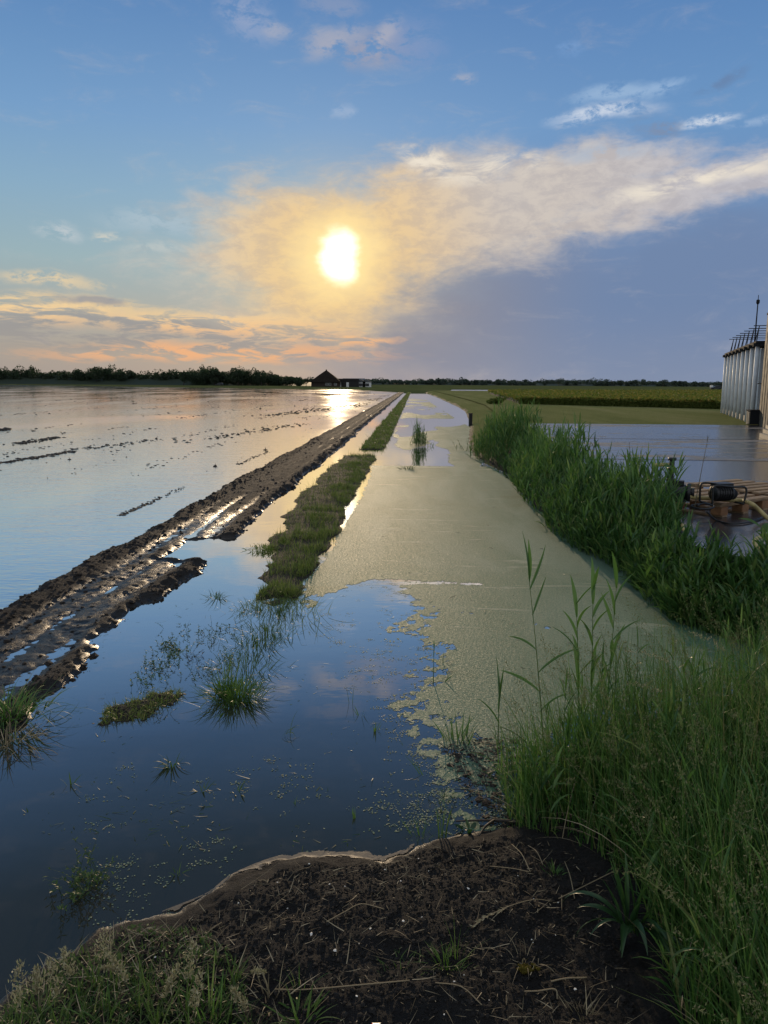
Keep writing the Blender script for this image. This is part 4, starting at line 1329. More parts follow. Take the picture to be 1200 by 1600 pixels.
# suction pump with upright pipe at the reed edge
g = G(1064, 783, deck)
p2 = thing('suction_pump', 'dark green suction pump with a round flange and upright pipe beside the reeds', 'pump', (g[0], g[1], deck), R_(-20))
Bag().add(*U([(-.20, 0, .10), (-.16, 0, .10), (.02, 0, .10), (.06, 0, .10)], [.06, .09, .09, .06], 16)).build('casing', 'pumpgreen', p2)
Bag().add(*U([(.05, 0, .10), (.075, 0, .10), (.09, 0, .10)], [.10, .10, .098], 18, 2)).build('flange', 'black', p2)
Bag().add(*U([(.085, 0, .10), (.13, 0, .10)], [.05, .048], 14, 2)).build('outlet', 'black', p2)
Bag().add(*box((-.05, 0, .205), (.14, .12, .05), 0, .015)).build('cover', 'black', p2, False)
Bag().add(*U([(-.12, 0, .16), (-.12, 0, .30), (-.12, 0, .46)], .028, 12)).build('pipe', 'black', p2)
for z in (.22, .34, .45):
    Bag().add(*U([(-.12, 0, z), (-.12, 0, z + .03)], .044, 12, 2)).build('pipe_collar', 'black', p2)
for yy in (-.07, .07):
    Bag().add(*box((-.08, yy, .015), (.26, .03, .03), 0, .006)).build('foot', 'black', p2, False)
# hoses and cable
def hose(name, pts, rad, m, label, cat):
    o = Bag().add(*tubepts(smoothpath(pts, 8), rad, 8)).build(name, m)
    return tag(o, label, cat)
H = lambda px, py, z: tuple(G(px, py, z))
hose('hose', [H(1076, 776, deck + .06), H(1095, 778, deck + .04), H(1112, 779, deck + .03), H(1135, 781, deck + .03), H(1158, 782, deck + .03), H(1174, 787, deck + .03), H(1186, 797, deck - .05), H(1203, 812, cz0 + .03), H(1235, 830, cz0 + .03)], .024, 'hose',
     'pale yellow hose running from the suction pump across the pallet', 'hose')
hose('hose', [H(1020, 727, .98), H(1036, 726, .985), H(1047, 727, .975), H(1050, 735, .95)], .022, 'hose', 'short pale yellow hose end behind the reeds at the upright pipe', 'hose')
hose('hose', [H(1225, 862, .50), H(1200, 859, .50), H(1184, 855, .52), H(1179, 847, .55), H(1186, 840, .57), H(1200, 838, .56), H(1225, 842, .52)], .019, 'hose', 'loop of pale yellow hose by the broad-leaved plant at the picture edge', 'hose')
hose('cable', [H(1105, 800, deck + .01), H(1118, 812, cz0 + .012), H(1140, 818, cz0 + .012), H(1170, 816, cz0 + .012), H(1200, 806, cz0 + .012), H(1230, 800, cz0 + .012)], .010, 'cable', 'black cable curving over the wet concrete in front of the pallet', 'cable')
hose('cable', [H(1090, 790, deck + .012), H(1100, 787, deck + .012), H(1116, 791, deck + .014), H(1106, 795, deck + .012), H(1088, 794, deck + .012), H(1080, 790, deck + .012), H(1094, 787, deck + .02)], .009, 'cable', 'black cable coiled on the pallet in front of the pump', 'cable')
hose('pipe', [H(1072, 832, cz0 + .02), H(1067, 826, cz0 + .05), H(1066, 820, cz0 + .06)], .017, 'hose', 'short bent pale pipe end at the reed edge below the pallet', 'pipe')

# dark post at the far end of the reeds
g = G(735, 664, .05)
po = thing('post', 'square tarred post standing in the far end of the reeds', 'post', (g[0], g[1], -.1), .2)
Bag().add(*box((0, 0, .33), (.14, .14, .66), 0, .01)).build('shaft', 'post', po, False)
Bag().add(*box((0, 0, .675), (.16, .16, .03), 0, .01)).build('cap', 'post', po, False)

# ================================================================== REEDS
def reed_plant(P, Ht, nleaf=7, Lf=(.26, .46), Wf=(.018, .034), lean=.14):
    """stems with alternating arching leaves -> arrays"""
    N = len(P)
    a0 = rng.uniform(0, 2 * PI, N)
    ln_, cv_ = np.abs(rng.normal(0, lean, N)), rng.normal(.08, .12, N)
    V, Q, C = stems(P, Ht * .92, np.full(N, .0032), a0, ln_, cv_, 4)
    bag = Bag().add(V, Q)
    al = rng.uniform(0, 2 * PI, N)
    for j in range(nleaf):
        u = np.clip(.12 + .86 * (j + rng.random(N) * .8) / nleaf, 0, 1)
        B = along(C, u)
        k = Ht / 1.0
        L = rng.uniform(*Lf, N) * (1.05 - .35 * u) * np.clip(k, .6, 1.1)
        V, Q = blades(B, L, rng.uniform(*Wf, N), al + PI * j + rng.normal(0, .5, N), rng.uniform(.18, .62, N), rng.uniform(.15, 1.5, N) * (1.15 - .5 * u), 5, 3, 'leaf', .22)
        bag.add(V, Q)
    V, Q = blades(along(C, np.full(N, .97)), rng.uniform(.14, .26, N) * Ht, rng.uniform(*Wf, N) * .8, a0, ln_ + .1, rng.normal(.1, .15, N), 4, 3, 'leaf', .25)
    return bag.add(V, Q)

redge = smoothpath(np.c_[GP([(742, 714), (762, 722), (796, 737), (812, 757), (829, 782), (860, 815), (896, 845), (940, 868), (985, 892), (1033, 940), (1050, 953), (1096, 974), (1150, 988), (1200, 1010), (1262, 1030)]), np.zeros(15)], 20)[:, :2]
rlen = np.concatenate([[0], np.cumsum(np.linalg.norm(np.diff(redge, axis=0), axis=1))])
def edge_at(s):
    return np.stack([np.interp(s, rlen, redge[:, i]) for i in (0, 1)], -1)
TOT = rlen[-1]
def s_of_px(px):
    g = np.array([600 + FPX * (redge[:, 0] / redge[:, 1]) / 1.0]).ravel()
    return np.interp(px, g, rlen)
def reed_clump(px0, px1, dep, top, n, label, hvar=.22, off=0.0):
    s0, s1 = s_of_px(px0), s_of_px(px1)
    s_ = rng.uniform(s0, s1, n)
    E_ = edge_at(s_)
    n_sub = fbm(s_ * 2.2, s_ * 0 + top * 7, 1.0, 2, 77)
    dp = -.20 + off + (dep + .10) * rng.random(n) ** 1.15
    P = np.stack([E_[:, 0] + dp * .74, E_[:, 1] + dp * .67], -1)
    zb = np.maximum(land_z(P[:, 0], P[:, 1]), -.06)
    e = 1 - .45 * np.abs((s_ - (s0 + s1) / 2) / ((s1 - s0) / 2 + 1e-6)) ** 2.5
    inner = .52 + .48 * sst(dp, -.20, .28)
    Ht = np.maximum(top * e * inner * (.80 + .34 * n_sub) * rng.uniform(1 - hvar * 1.5, 1.08, n) - zb * .7, .22)
    o = reed_plant(np.c_[P, zb - .01], Ht).build('reed_clump', 'reed')
    return tag(o, label, 'reeds', 'reeds along the right bank')
reed_clump(738, 792, 1.5, 1.40, 270, 'dense reed clump at the far end of the bank, against the dark post')
reed_clump(790, 826, 1.1, .98, 170, 'lower reed clump just nearer than the one against the dark post')
reed_clump(818, 884, 1.35, 1.28, 280, 'tall rounded reed clump before the left corner of the concrete')
reed_clump(866, 935, 1.0, .98, 220, 'reed clump leaning over the duckweed before the middle of the concrete')
reed_clump(915, 985, 1.0, 1.08, 260, 'broad bright reed clump below the thin dead stalks')
reed_clump(968, 1022, .75, .98, 230, 'reed clump that hides the foot of the suction pump')
reed_clump(1015, 1080, .42, .66, 190, 'lower reed clump in front of the pallet with the pump')
reed_clump(1075, 1150, .42, .64, 210, 'reed clump beside the shaded duckweed bay, below the coiled cable')
reed_clump(1145, 1250, .6, .70, 230, 'nearest reed clump of the far bank, by the yellow hose loop')
# dark litter of old stems and earth under the reeds is left to their shade

# reed clump standing alone in the ditch
g = G(655, 697)
P = np.c_[g[0] + rng.normal(0, .13, 90), g[1] + rng.normal(0, .16, 90), np.full(90, -.03)]
o = reed_plant(P, .85 * rng.uniform(.55, 1.05, 90) * np.exp(-((P[:, 0] - g[0] + .03) / .26) ** 2), 6, (.16, .30), (.012, .02), .10).build('reed_clump', 'reed')
tag(o, 'slim reed clump standing alone in the pale water of the ditch', 'reeds')
g = G(724, 704)
P = np.c_[g[0] + rng.normal(0, .16, 12), g[1] + rng.normal(0, .12, 12), np.full(12, -.02)]
o = reed_plant(P, rng.uniform(.18, .5, 12), 5, (.10, .2), (.010, .016), .7).build('reed_shoots', 'weed')
tag(o, 'sparse bent reed shoots in the water before the far reed clump', 'reeds')

# ================================================================== FOREGROUND GRASS (right)
gpx = [(775, 1190), (800, 1290), (870, 1318), (930, 1352), (990, 1410), (1050, 1600), (1110, 1800), (1220, 2300), (1800, 2300), (1500, 1400), (1300, 1130), (1110, 1140), (1000, 1152), (900, 1168), (830, 1200)]
GPoly = GP(gpx, .05)
def scatter(poly, n):
    lo, hi = poly.min(0), poly.max(0)
    o = np.zeros((0, 2))
    while len(o) < n:
        q = rng.uniform(lo, hi, (n * 3, 2))
        q = q[inside_dist(q, poly) > 0]
        o = np.concatenate([o, q])
    return o[:n]
def near_ok(P):
    return P[:, 1] > .95
def grass(n, L0, L1, W0, W1, lean, curve, segs=6, cross=2, clump=2.5, bias=None, poly=GPoly, edge=.22):
    P = scatter(poly, n)
    d = inside_dist(P, poly)
    dens = fbm(P[:, 0], P[:, 1], clump, 3, 101)
    ok = near_ok(P) & (rng.random(n) < .35 + dens)
    P, d = P[ok], d[ok]
    k = len(P)
    zb = np.maximum(land_z(P[:, 0], P[:, 1]), -.02)
    hs = (.45 + .55 * sst(d, 0, edge)) * (.75 + .5 * fbm(P[:, 0], P[:, 1], 3.2, 3, 102))
    wind = rng.normal(2.6, 1.5, k)                       # most blades nod to the left and away
    L = rng.uniform(L0, L1, k) * hs
    return blades(np.c_[P, zb - .01], L, rng.uniform(W0, W1, k), wind, np.abs(rng.normal(0, lean, k)), np.abs(rng.normal(curve, curve * .7, k)), segs, cross)
bag = Bag()
bag.add(*grass(5000, .28, .60, .0036, .0085, .24, .75))
bag.add(*grass(3600, .42, .74, .0026, .0052, .16, .40, 7))
bag.add(*grass(3600, .12, .34, .0036, .0080, .5, 1.0, 5))
SidePoly = np.array([(1.25, .95), (1.75, 2.6), (2.3, 4.3), (3.9, 4.3), (3.4, .95)])
bag.add(*grass(5200, .25, .60, .004, .009, .24, .75, poly=SidePoly))
bag.add(*grass(700, .30, .62, .009, .015, .25, .9, 8, 3))
tag(bag.build('tall_grass', 'tallgrass'), kind='stuff')
P = scatter(GPoly, 210); P = P[near_ok(P)]; k = len(P)
zb = np.maximum(land_z(P[:, 0], P[:, 1]), 0)
tag(reed_plant(np.c_[P, zb - .01], rng.uniform(.30, .66, k) * (.6 + .4 * sst(inside_dist(P, GPoly), 0, .25)), 6, (.16, .32), (.010, .018), .16).build('leafy_reeds', 'reed'), kind='stuff')
P = scatter(GPoly, 600); P = P[near_ok(P)]
zb = np.maximum(land_z(P[:, 0], P[:, 1]), 0)
V, Q = blades(np.c_[P, zb], rng.uniform(.2, .5, len(P)), rng.uniform(.002, .004, len(P)), rng.uniform(0, 2 * PI, len(P)), rng.uniform(.3, 1.3, len(P)), rng.uniform(.2, 1.2, len(P)), 6)
tag(npmesh('dead_grass', V, Q, None, 'straw'), kind='stuff')

def panicles(P, H_, az_, lean, curve, length, rad, nsp, size, sm='tallgrass'):
    """flowering stems: returns (stem bag, head bag)"""
    N = len(P)
    V, Q, C = stems(P, H_, np.full(N, .0012), az_, lean, curve, 8)
    sb, hb = Bag().add(V, Q), Bag()
    n = N * nsp
    idx = np.repeat(np.arange(N), nsp)
    u = 1 - length * rng.random(n) ** .9
    B = along(C[idx], u)
    taper = np.sin(np.clip((1 - u) / length, 0, 1) * PI * .82 + .25)
    off = rng.normal(0, 1, (n, 3)) * (rad * taper)[:, None] * np.array([1, 1, .6])
    P2 = B + off
    L = size * rng.uniform(.7, 1.4, n)
    V, Q = blades(P2, L, L * .36, rng.uniform(0, 2 * PI, n), rng.uniform(.1, 1.4, n), rng.normal(0, .4, n), 2, 2, 'bud')
    hb.add(V, Q)
    return sb, hb
# loose flowering heads over the grass
P = scatter(GPoly, 620); P = P[near_ok(P)]
d = inside_dist(P, GPoly); P = P[d > .05]
zb = np.maximum(land_z(P[:, 0], P[:, 1]), 0); k = len(P)
sb, hb = panicles(np.c_[P, zb], rng.uniform(.45, .82, k) * (.7 + .3 * sst(inside_dist(P, GPoly), 0, .25)), rng.normal(2.8, 1.1, k), np.abs(rng.normal(0, .15, k)), np.abs(rng.normal(.65, .5, k)), .22, .011, 60, .0075)
tag(sb.build('flowering_stalks', 'tallgrass'), kind='stuff')
tag(hb.build('grass_flowers', 'greenseed', smooth=False), kind='stuff')

def one(name, bag, m, label, cat, group=None, parts=None):
    o = bag.build(name, m)
    tag(o, label, cat, group)
    for nm, b_, mm in parts or ():
        b_.build(nm, mm, o)
    return o
# arching pale heads near the right edge
for px, py, h, a, cv, lab in ((1130, 1200, .86, 2.7, 1.9, 'tall grass stalk arching left with a pale drooping head, over the duckweed bay'),
                              (1185, 1180, .74, 2.5, 1.6, 'grass stalk with a pale nodding head at the right edge of the picture'),
                              (1095, 1190, .68, 3.0, 1.8, 'grass stalk with a pale bent head in front of the duckweed bay')):
    g = G(px, py, .3)
    zb = float(land_z(g[0], g[1]))
    sb, hb = panicles(np.array([[g[0], g[1], zb]]), np.array([h]), np.array([a]), np.array([-.15]), np.array([cv]), .22, .009, 110, .010)
    one('grass_stalk', sb, 'tallgrass', lab, 'grass stalk', 'arching grass stalks', [('seed_head', hb, 'seed')])

# tall reeds rising from the near grass
def reed_stem(px, py, h, lean, az_, leaves, label, z=0.0, w=.032, group='single reeds in the near water', m='reed'):
    g = G(px, py, z)
    V, Q, C = stems(np.array([[g[0], g[1], z - .03]]), np.array([h]), np.array([.0036]), np.array([az_]), np.array([lean]), np.array([.05]), 8, 5)
    t = Bag().add(V, Q).build('reed', m)
    tag(t, label, 'reed', group)
    for u, a, L, ln_, cv in leaves:
        B = along(C, np.array([u]))
        V, Q = blades(B, np.array([L]), np.array([w * (.7 + L)]), np.array([a]), np.array([ln_]), np.array([cv]), 8, 3, 'leaf', .3)
        Bag().add(V, Q).build('leaf', m, t)
    return t
# a: azimuth of the leaf (0 = to the right, pi = to the left)
reed_stem(852, 1190, 1.00, .10, 2.8, [(.97, 2.9, .26, .12, .12), (.985, 2.0, .20, .05, .1), (.93, .2, .24, .45, -.35), (.80, .1, .21, .35, -.15), (.62, 3.0, .16, .9, .6), (.50, .0, .26, .8, .5), (.40, 3.2, .24, .9, .35), (.30, .2, .2, .8, .8)],
          'tallest reed stem, rising over the duckweed with a forked tip and a flag leaf')
reed_stem(778, 1160, .40, .02, 1.5, [(.55, 3.0, .30, .06, .05), (.5, .2, .26, .08, .02), (.35, 3.3, .2, .5, .5)], 'two-bladed young reed left of the tallest reed stem')
reed_stem(677, 1067, .22, .0, 1.5, [(.90, .5, .13, .06, .05), (.93, 2.5, .12, .04, .02)], 'thin upright reed alone on the duckweed, one folded leaf at its tip', w=.013)
reed_stem(691, 1066, .015, .0, 0, [(.9, .3, .10, .9, .1)], 'single short blade slanting out of the duckweed', w=.022)
reed_stem(692, 1036, .09, .0, 0, [(.9, 1.5, .03, .2, .1)], 'short bare reed stub on the duckweed beside the thin upright reed', w=.006)
for px, py, h, lab in ((905, 1150, .80, 'leafy reed, left of a group rising at the far edge of the near grass'), (922, 1160, .92, 'leafy reed, tallest of a group at the far edge of the near grass'), (946, 1150, .88, 'leafy reed with dark spreading leaves, right one at the far edge of near grass')):
    lv = [(.30 + .66 * i / 8, rng.uniform(0, 2 * PI), rng.uniform(.16, .26), rng.uniform(.15, .7), rng.uniform(0, .8)) for i in range(9)]
    reed_stem(px, py, h, .05, rng.uniform(0, 6), lv, lab, .02, .028, 'leafy reeds at the near grass edge')

# ================================================================== SMALL PLANTS IN THE WATER
def tuft(name, px, py, n, L, W, spread, lean, curve, m, label, cat='grass tuft', z=0.0, group='grass tufts in the flood water', azc=None, cross=2, prof='blade', segs=6):
    g = G(px, py, z)
    P = np.c_[g[0] + rng.normal(0, spread, n), g[1] + rng.normal(0, spread, n), np.full(n, z - .008)]
    a = np.arctan2(P[:, 1] - g[1], P[:, 0] - g[0]) + rng.normal(0, .6, n) if azc is None else azc + rng.normal(0, .5, n)
    r = np.hypot(P[:, 0] - g[0], P[:, 1] - g[1]) / (spread + 1e-6)
    V, Q = blades(P, L * rng.uniform(.5, 1.15, n), W * rng.uniform(.6, 1.3, n), a, np.clip(lean * (.3 + .6 * r) + rng.normal(0, .12, n), 0, 1.4), np.abs(rng.normal(curve, curve * .5, n)), segs, cross, prof)
    return one(name, Bag().add(V, Q), m, label, cat, group)
o = tuft('grass_tuft', 370, 1092, 340, .18, .0055, .070, .55, 1.0, 'bright', 'lush bright green grass tuft, largest one standing in the dark water')
tuft('grass_tuft', 352, 1082, 70, .22, .0050, .03, .25, .5, 'bright', 'taller upright blades at the left of the lush bright tuft')
tuft('grass_tuft', 338, 935, 60, .12, .006, .04, .9, 1.0, 'weed', 'small dark tuft alone in the water between the mud ridge and the grass bund')
tuft('grass_tuft', 268, 1196, 26, .12, .006, .022, .8, 1.1, 'weed', 'dark ragged tuft with bent stalks in the open water below the mossy mud clump')
tuft('grass_tuft', 318, 1236, 9, .075, .008, .012, .9, .8, 'weed', 'tiny leafy sprig in the open water, left of a pair')
tuft('grass_tuft', 370, 1238, 8, .07, .008, .012, .8, .8, 'weed', 'tiny leafy sprig in the open water, right of a pair')
tuft('grass_tuft', 322, 1258, 4, .05, .006, .006, .7, .5, 'weed', 'few-leaved speck of grass below the left tiny sprig')
tuft('grass_tuft', 108, 1226, 5, .075, .006, .006, .35, .5, 'weed', 'thin dark sprig standing alone in the water near the left edge')
tuft('grass_tuft', 46, 1270, 6, .035, .008, .010, 1.2, .5, 'weed', 'flat dark sprig near the left edge of the dark water')
tuft('grass_tuft', 549, 1098, 2, .165, .009, .006, .05, .08, 'weed', 'pair of stiff upright blades mirrored in the dark water', cross=3)
tuft('grass_tuft', 566, 1118, 4, .115, .008, .012, .35, .4, 'bright', 'small shoot with a leaning red-brown stalk, right of the stiff pair of blades')
tuft('grass_tuft', 586, 1142, 5, .07, .006, .010, .25, .3, 'bright', 'short shoot on a raft of duckweed right of the stiff pair of blades')
tuft('grass_tuft', 450, 1150, 7, .16, .0045, .018, .15, 2.5, 'weed', 'looping bent blades mirrored in the dark water', azc=.3)
tuft('grass_tuft', 716, 1158, 34, .155, .008, .035, .35, .35, 'reed', 'loose clump of broad blades at the edge of the duckweed and muck')
tuft('grass_tuft', 554, 1280, 5, .065, .006, .006, .25, .3, 'bright', 'small fresh sprout in the water before the soil mound, right of two')
tuft('grass_tuft', 463, 1258, 3, .045, .005, .005, .2, .3, 'weed', 'small fresh sprout in the water before the soil mound, left of two')
tuft('grass_tuft', 278, 1366, 6, .05, .006, .006, .5, .5, 'weed', 'sprout in the dark water left of the soil mound')
tuft('grass_tuft', 660, 1212, 3, .13, .006, .006, .5, .5, 'reed', 'dark blade leaning left out of the duckweed edge', azc=2.6)
tuft('grass_tuft', 638, 733, 40, .20, .012, .09, .8, .8, 'weed', 'small spreading tuft on the duckweed nearer than the lone reed clump', cross=2)
tuft('grass_tuft', 690, 1305, 7, .19, .006, .012, .15, .3, 'weed', 'slender blades rising where the soil mound meets the duckweed')
tuft('grass_tuft', 735, 1300, 4, .07, .026, .02, .7, .6, 'broad', 'broad flat blade lying over the water beside the dark branch', cross=3, prof='leaf')
tuft('grass_tuft', 657, 1308, 14, .08, .004, .016, .35, .5, 'bright', 'fresh fine shoots at the water side of the soil mound')
tuft('grass_tuft', 20, 1118, 190, .26, .006, .07, .7, 1.2, 'tallgrass', 'thick drooping tuft on the end of the muddy track at the left edge', z=.05)
tuft('grass_tuft', 10, 1160, 110, .22, .004, .07, 1.0, 1.4, 'straw', 'dead straw-coloured tuft hanging into the water at the left edge', z=.02)
tuft('grass_tuft', 415, 858, 240, .085, .008, .10, .6, .8, 'bundgrass', 'dark cushion of grass left of the grass bund', z=.01)
# sparse flooded grass trailing from the end of the bund
for i, (px, py, n, L) in enumerate(((418, 990, 170, .13), (400, 950, 150, .10), (436, 955, 190, .13), (470, 965, 40, .26), (400, 1012, 150, .12), (452, 930, 190, .12), (384, 1050, 120, .14))):
    tuft('flooded_grass', px, py, n, L, .0050, .10, .55, .8, 'bundgrass' if i % 2 else 'weed',
         ['flooded grass patch directly above the lush bright tuft', 'sparse flooded grass at the left of the bund tip', 'thin flooded grass below the tip of the grass bund', 'long arched blades right of the flooded grass by the blue water',
          'flooded grass patch between two leafy weeds and the lush tuft', 'thick flooded grass joining the tip of the grass bund', 'flooded grass just behind the lush bright tuft'][i], group='flooded grass off the bund tip')
# leafy weeds afloat
def leafy(px, py, n, spread, L, label, m='weed', z=0.0, up=.05):
    g = G(px, py, z)
    st_n = max(4, n // 9)
    P0 = np.c_[g[0] + rng.normal(0, spread, st_n), g[1] + rng.normal(0, spread * 1.3, st_n), np.full(st_n, z - .01)]
    V, Q, C = stems(P0, rng.uniform(.5, 1.3, st_n) * up * 1.6, np.full(st_n, .0014), rng.uniform(0, 6.3, st_n), rng.uniform(.2, 1.1, st_n), rng.uniform(0, .8, st_n), 4)
    sb = Bag().add(V, Q)
    idx = rng.integers(0, st_n, n)
    B = along(C[idx], rng.uniform(.25, 1, n)); B[:, 2] = np.maximum(B[:, 2], z + .003)
    V, Q = blades(B, L * rng.uniform(.6, 1.3, n), L * .42 * rng.uniform(.7, 1.2, n), rng.uniform(0, 6.3, n), rng.uniform(.6, 1.5, n), rng.uniform(0, .6, n), 3, 3, 'leaf', .15)
    return one('weed', sb.add(V, Q), m, label, 'weed', 'leafy weeds in the water')
leafy(262, 1012, 300, .05, .017, 'leafy green weed mat nearest the track in the open water')
leafy(292, 990, 170, .07, .014, 'thin leafy weed mat, farthest out of those left of the flooded grass')
leafy(243, 1042, 260, .05, .017, 'dark leafy weed mat just above the mossy mud clump')
leafy(300, 1030, 150, .06, .012, 'sparse reddish weed specks right of the dark weed mat', m='debris')
leafy(330, 1000, 160, .07, .014, 'thin weed mat left of the flooded grass')
leafy(128, 1392, 420, .040, .017, 'bushy waterside plant rising from the dark water at lower left', up=.09)
leafy(250, 1110, 130, .05, .013, 'wispy weed trailing right of the mossy mud clump')
leafy(700, 1255, 120, .05, .010, 'small leaved weed on the duckweed before the soil mound')
for i, (px, py, n, sp, lab) in enumerate(((275, 1022, 260, .06, 'leafy weed mat between the nearest mat to the track and the flooded grass'), (350, 985, 200, .07, 'thin speckled weed mat under the first flooded grass blades'),
                            (225, 1068, 200, .05, 'ragged weed mat touching the top of the mossy mud clump'), (310, 1052, 200, .05, 'leafy weed mat at the left foot of the lush bright tuft'),
                            (360, 1030, 200, .05, 'leafy weed mat just behind the lush bright tuft'))):
    leafy(px, py, n, sp, .015, lab, m=('bright', 'weed')[i % 2])
n = 900
P = np.stack([rng.uniform(60, 720, n), rng.uniform(930, 1330, n)], -1)
g_ = np.array([G(a, b_)[:2] for a, b_ in P])
ok = (fbm(g_[:, 0], g_[:, 1], 2.2, 4, 141) > .47) & (land_z(g_[:, 0], g_[:, 1]) < 0) & (weed_mask(g_[:, 0], g_[:, 1]) < .02)
g_ = g_[ok]; k = len(g_)
V, Q = blades(np.c_[g_, np.full(k, .002)], rng.gamma(1.5, .016, k).clip(.006, .11), rng.uniform(.0015, .0045, k), rng.uniform(0, 6.3, k), rng.uniform(1.35, 1.58, k), rng.normal(0, .15, k), 4)
tag(npmesh('floating_litter', V, Q, None, 'weed'), kind='stuff')
n = 420
P = np.stack([rng.uniform(560, 1050, n), 720 + 380 * rng.random(n) ** .8], -1)
g_ = np.array([G(a, b_)[:2] for a, b_ in P])
ok = (weed_mask(g_[:, 0], g_[:, 1]) > 0) & (fbm(g_[:, 0], g_[:, 1], 1.3, 4, 142) > .48)
g_ = g_[ok]; k = len(g_)
V, Q = blades(np.c_[g_, np.full(k, .004)], rng.gamma(1.4, .022, k).clip(.008, .16), rng.uniform(.002, .006, k), rng.uniform(0, 6.3, k), rng.uniform(1.4, 1.57, k), rng.normal(0, .1, k), 4)
tag(npmesh('drifting_litter', V, Q, None, 'twig'), kind='stuff')
# mossy mud clump
g = G(212, 1108)
qx, qy = np.meshgrid(np.linspace(-.24, .24, 90), np.linspace(-.26, .30, 90))
qr = np.hypot((qx - qy * .55) / .15, qy / .22) + (fbm(qx + 3, qy, 9, 4, 121, .6) - .5) * 1.5
qz = .030 * np.clip(1 - qr, -.4, 1) + (fbm(qx, qy, 45, 3, 122) - .5) * .014
kp = (qz[:-1, :-1] > -.006) | (qz[1:, 1:] > -.006)
mc = heightfield('mud_clump', qx + g[0], qy + g[1], qz, 'clod', kp, kind='thing')
tag(mc, 'low mossy clump of mud and dead grass left of the lush tuft', 'mud clump')
k = 3000
P = np.c_[rng.uniform(-.22, .22, k), rng.uniform(-.24, .28, k)]
rr_ = np.hypot((P[:, 0] - P[:, 1] * .55) / .15, P[:, 1] / .22) + (fbm(P[:, 0] + 3, P[:, 1], 9, 4, 121, .6) - .5) * 1.5
P = P[rr_ < .98]; k = len(P)
V, Q = blades(np.c_[P + g[:2], np.full(k, .004)], rng.uniform(.015, .065, k), rng.uniform(.002, .005, k), rng.uniform(0, 6.3, k), rng.uniform(.3, 1.5, k), rng.uniform(0, 1, k), 4)
Bag().add(V, Q).build('moss_growth', 'bundgrass', mc)
# muck bed where the near grass meets the duckweed
n = 420
q = GP([(690, 1165), (770, 1150), (830, 1165), (822, 1210), (812, 1292), (760, 1290), (712, 1215)])
P = scatter(q, n)
V, T = lumps(np.c_[P, np.full(n, .002)], rng.gamma(2, .003, n), .4)
o = npmesh('muck', V, None, T, 'clod', False); tag(o, kind='stuff')
k = 350
i_ = rng.integers(0, n, k)
V, Q = blades(np.c_[P[i_], np.full(k, .008)], rng.uniform(.02, .12, k), rng.uniform(.002, .006, k), rng.uniform(0, 6.3, k), rng.uniform(1.2, 1.6, k), rng.normal(0, .4, k), 4)
tag(npmesh('muck_litter', V, Q, None, 'twig'), kind='stuff')
# dark branch lying in the water
bp = [H(712, 1283, .012), H(745, 1282, .014), H(780, 1282, .016), H(815, 1285, .02)]
br = Bag().add(*tubepts(smoothpath(bp, 6), np.linspace(.003, .008, 19), 7)).build('branch', 'twig')
tag(br, 'dark branch lying across the water at the edge of the near grass', 'branch')
Bag().add(*tubepts(smoothpath([H(772, 1282, .016), H(758, 1292, .02), H(748, 1306, .014), H(740, 1298, .004)], 5), np.linspace(.007, .003, 16), 6)).build('side_twig', 'twig', br)

# stubble and drowned crop in the flooded field, in rows along the track
n = 3800
t_ = 5 * (150 / 5) ** rng.random(n)
rowid = rng.integers(0, 26, n)
s_ = -4.35 - rowid * 1.45 + rng.normal(0, .10, n) * (1 + .02 * t_)
x_, y_ = xy_of(s_, t_)
dn = fbm(s_ * .22, t_ * .5, .35, 4, 111)
ok = (dn > .50) & (x_ / y_ > -.6)
x_, y_, t_ = x_[ok], y_[ok], t_[ok]; k = len(x_)
sz = rng.gamma(1.5, .009, k).clip(.004, .05) * (1 + t_ * .010)
V, T = lumps(np.c_[x_, y_, np.zeros(k)], sz, .55, .45)
bag = Bag().add(V, None, T)
V, Q = blades(np.c_[x_, y_, np.zeros(k)], sz * rng.uniform(1, 4, k), sz * .35, rng.uniform(0, 6.3, k), rng.uniform(0, 1.2, k), .5, 3)
bag.add(V, Q)
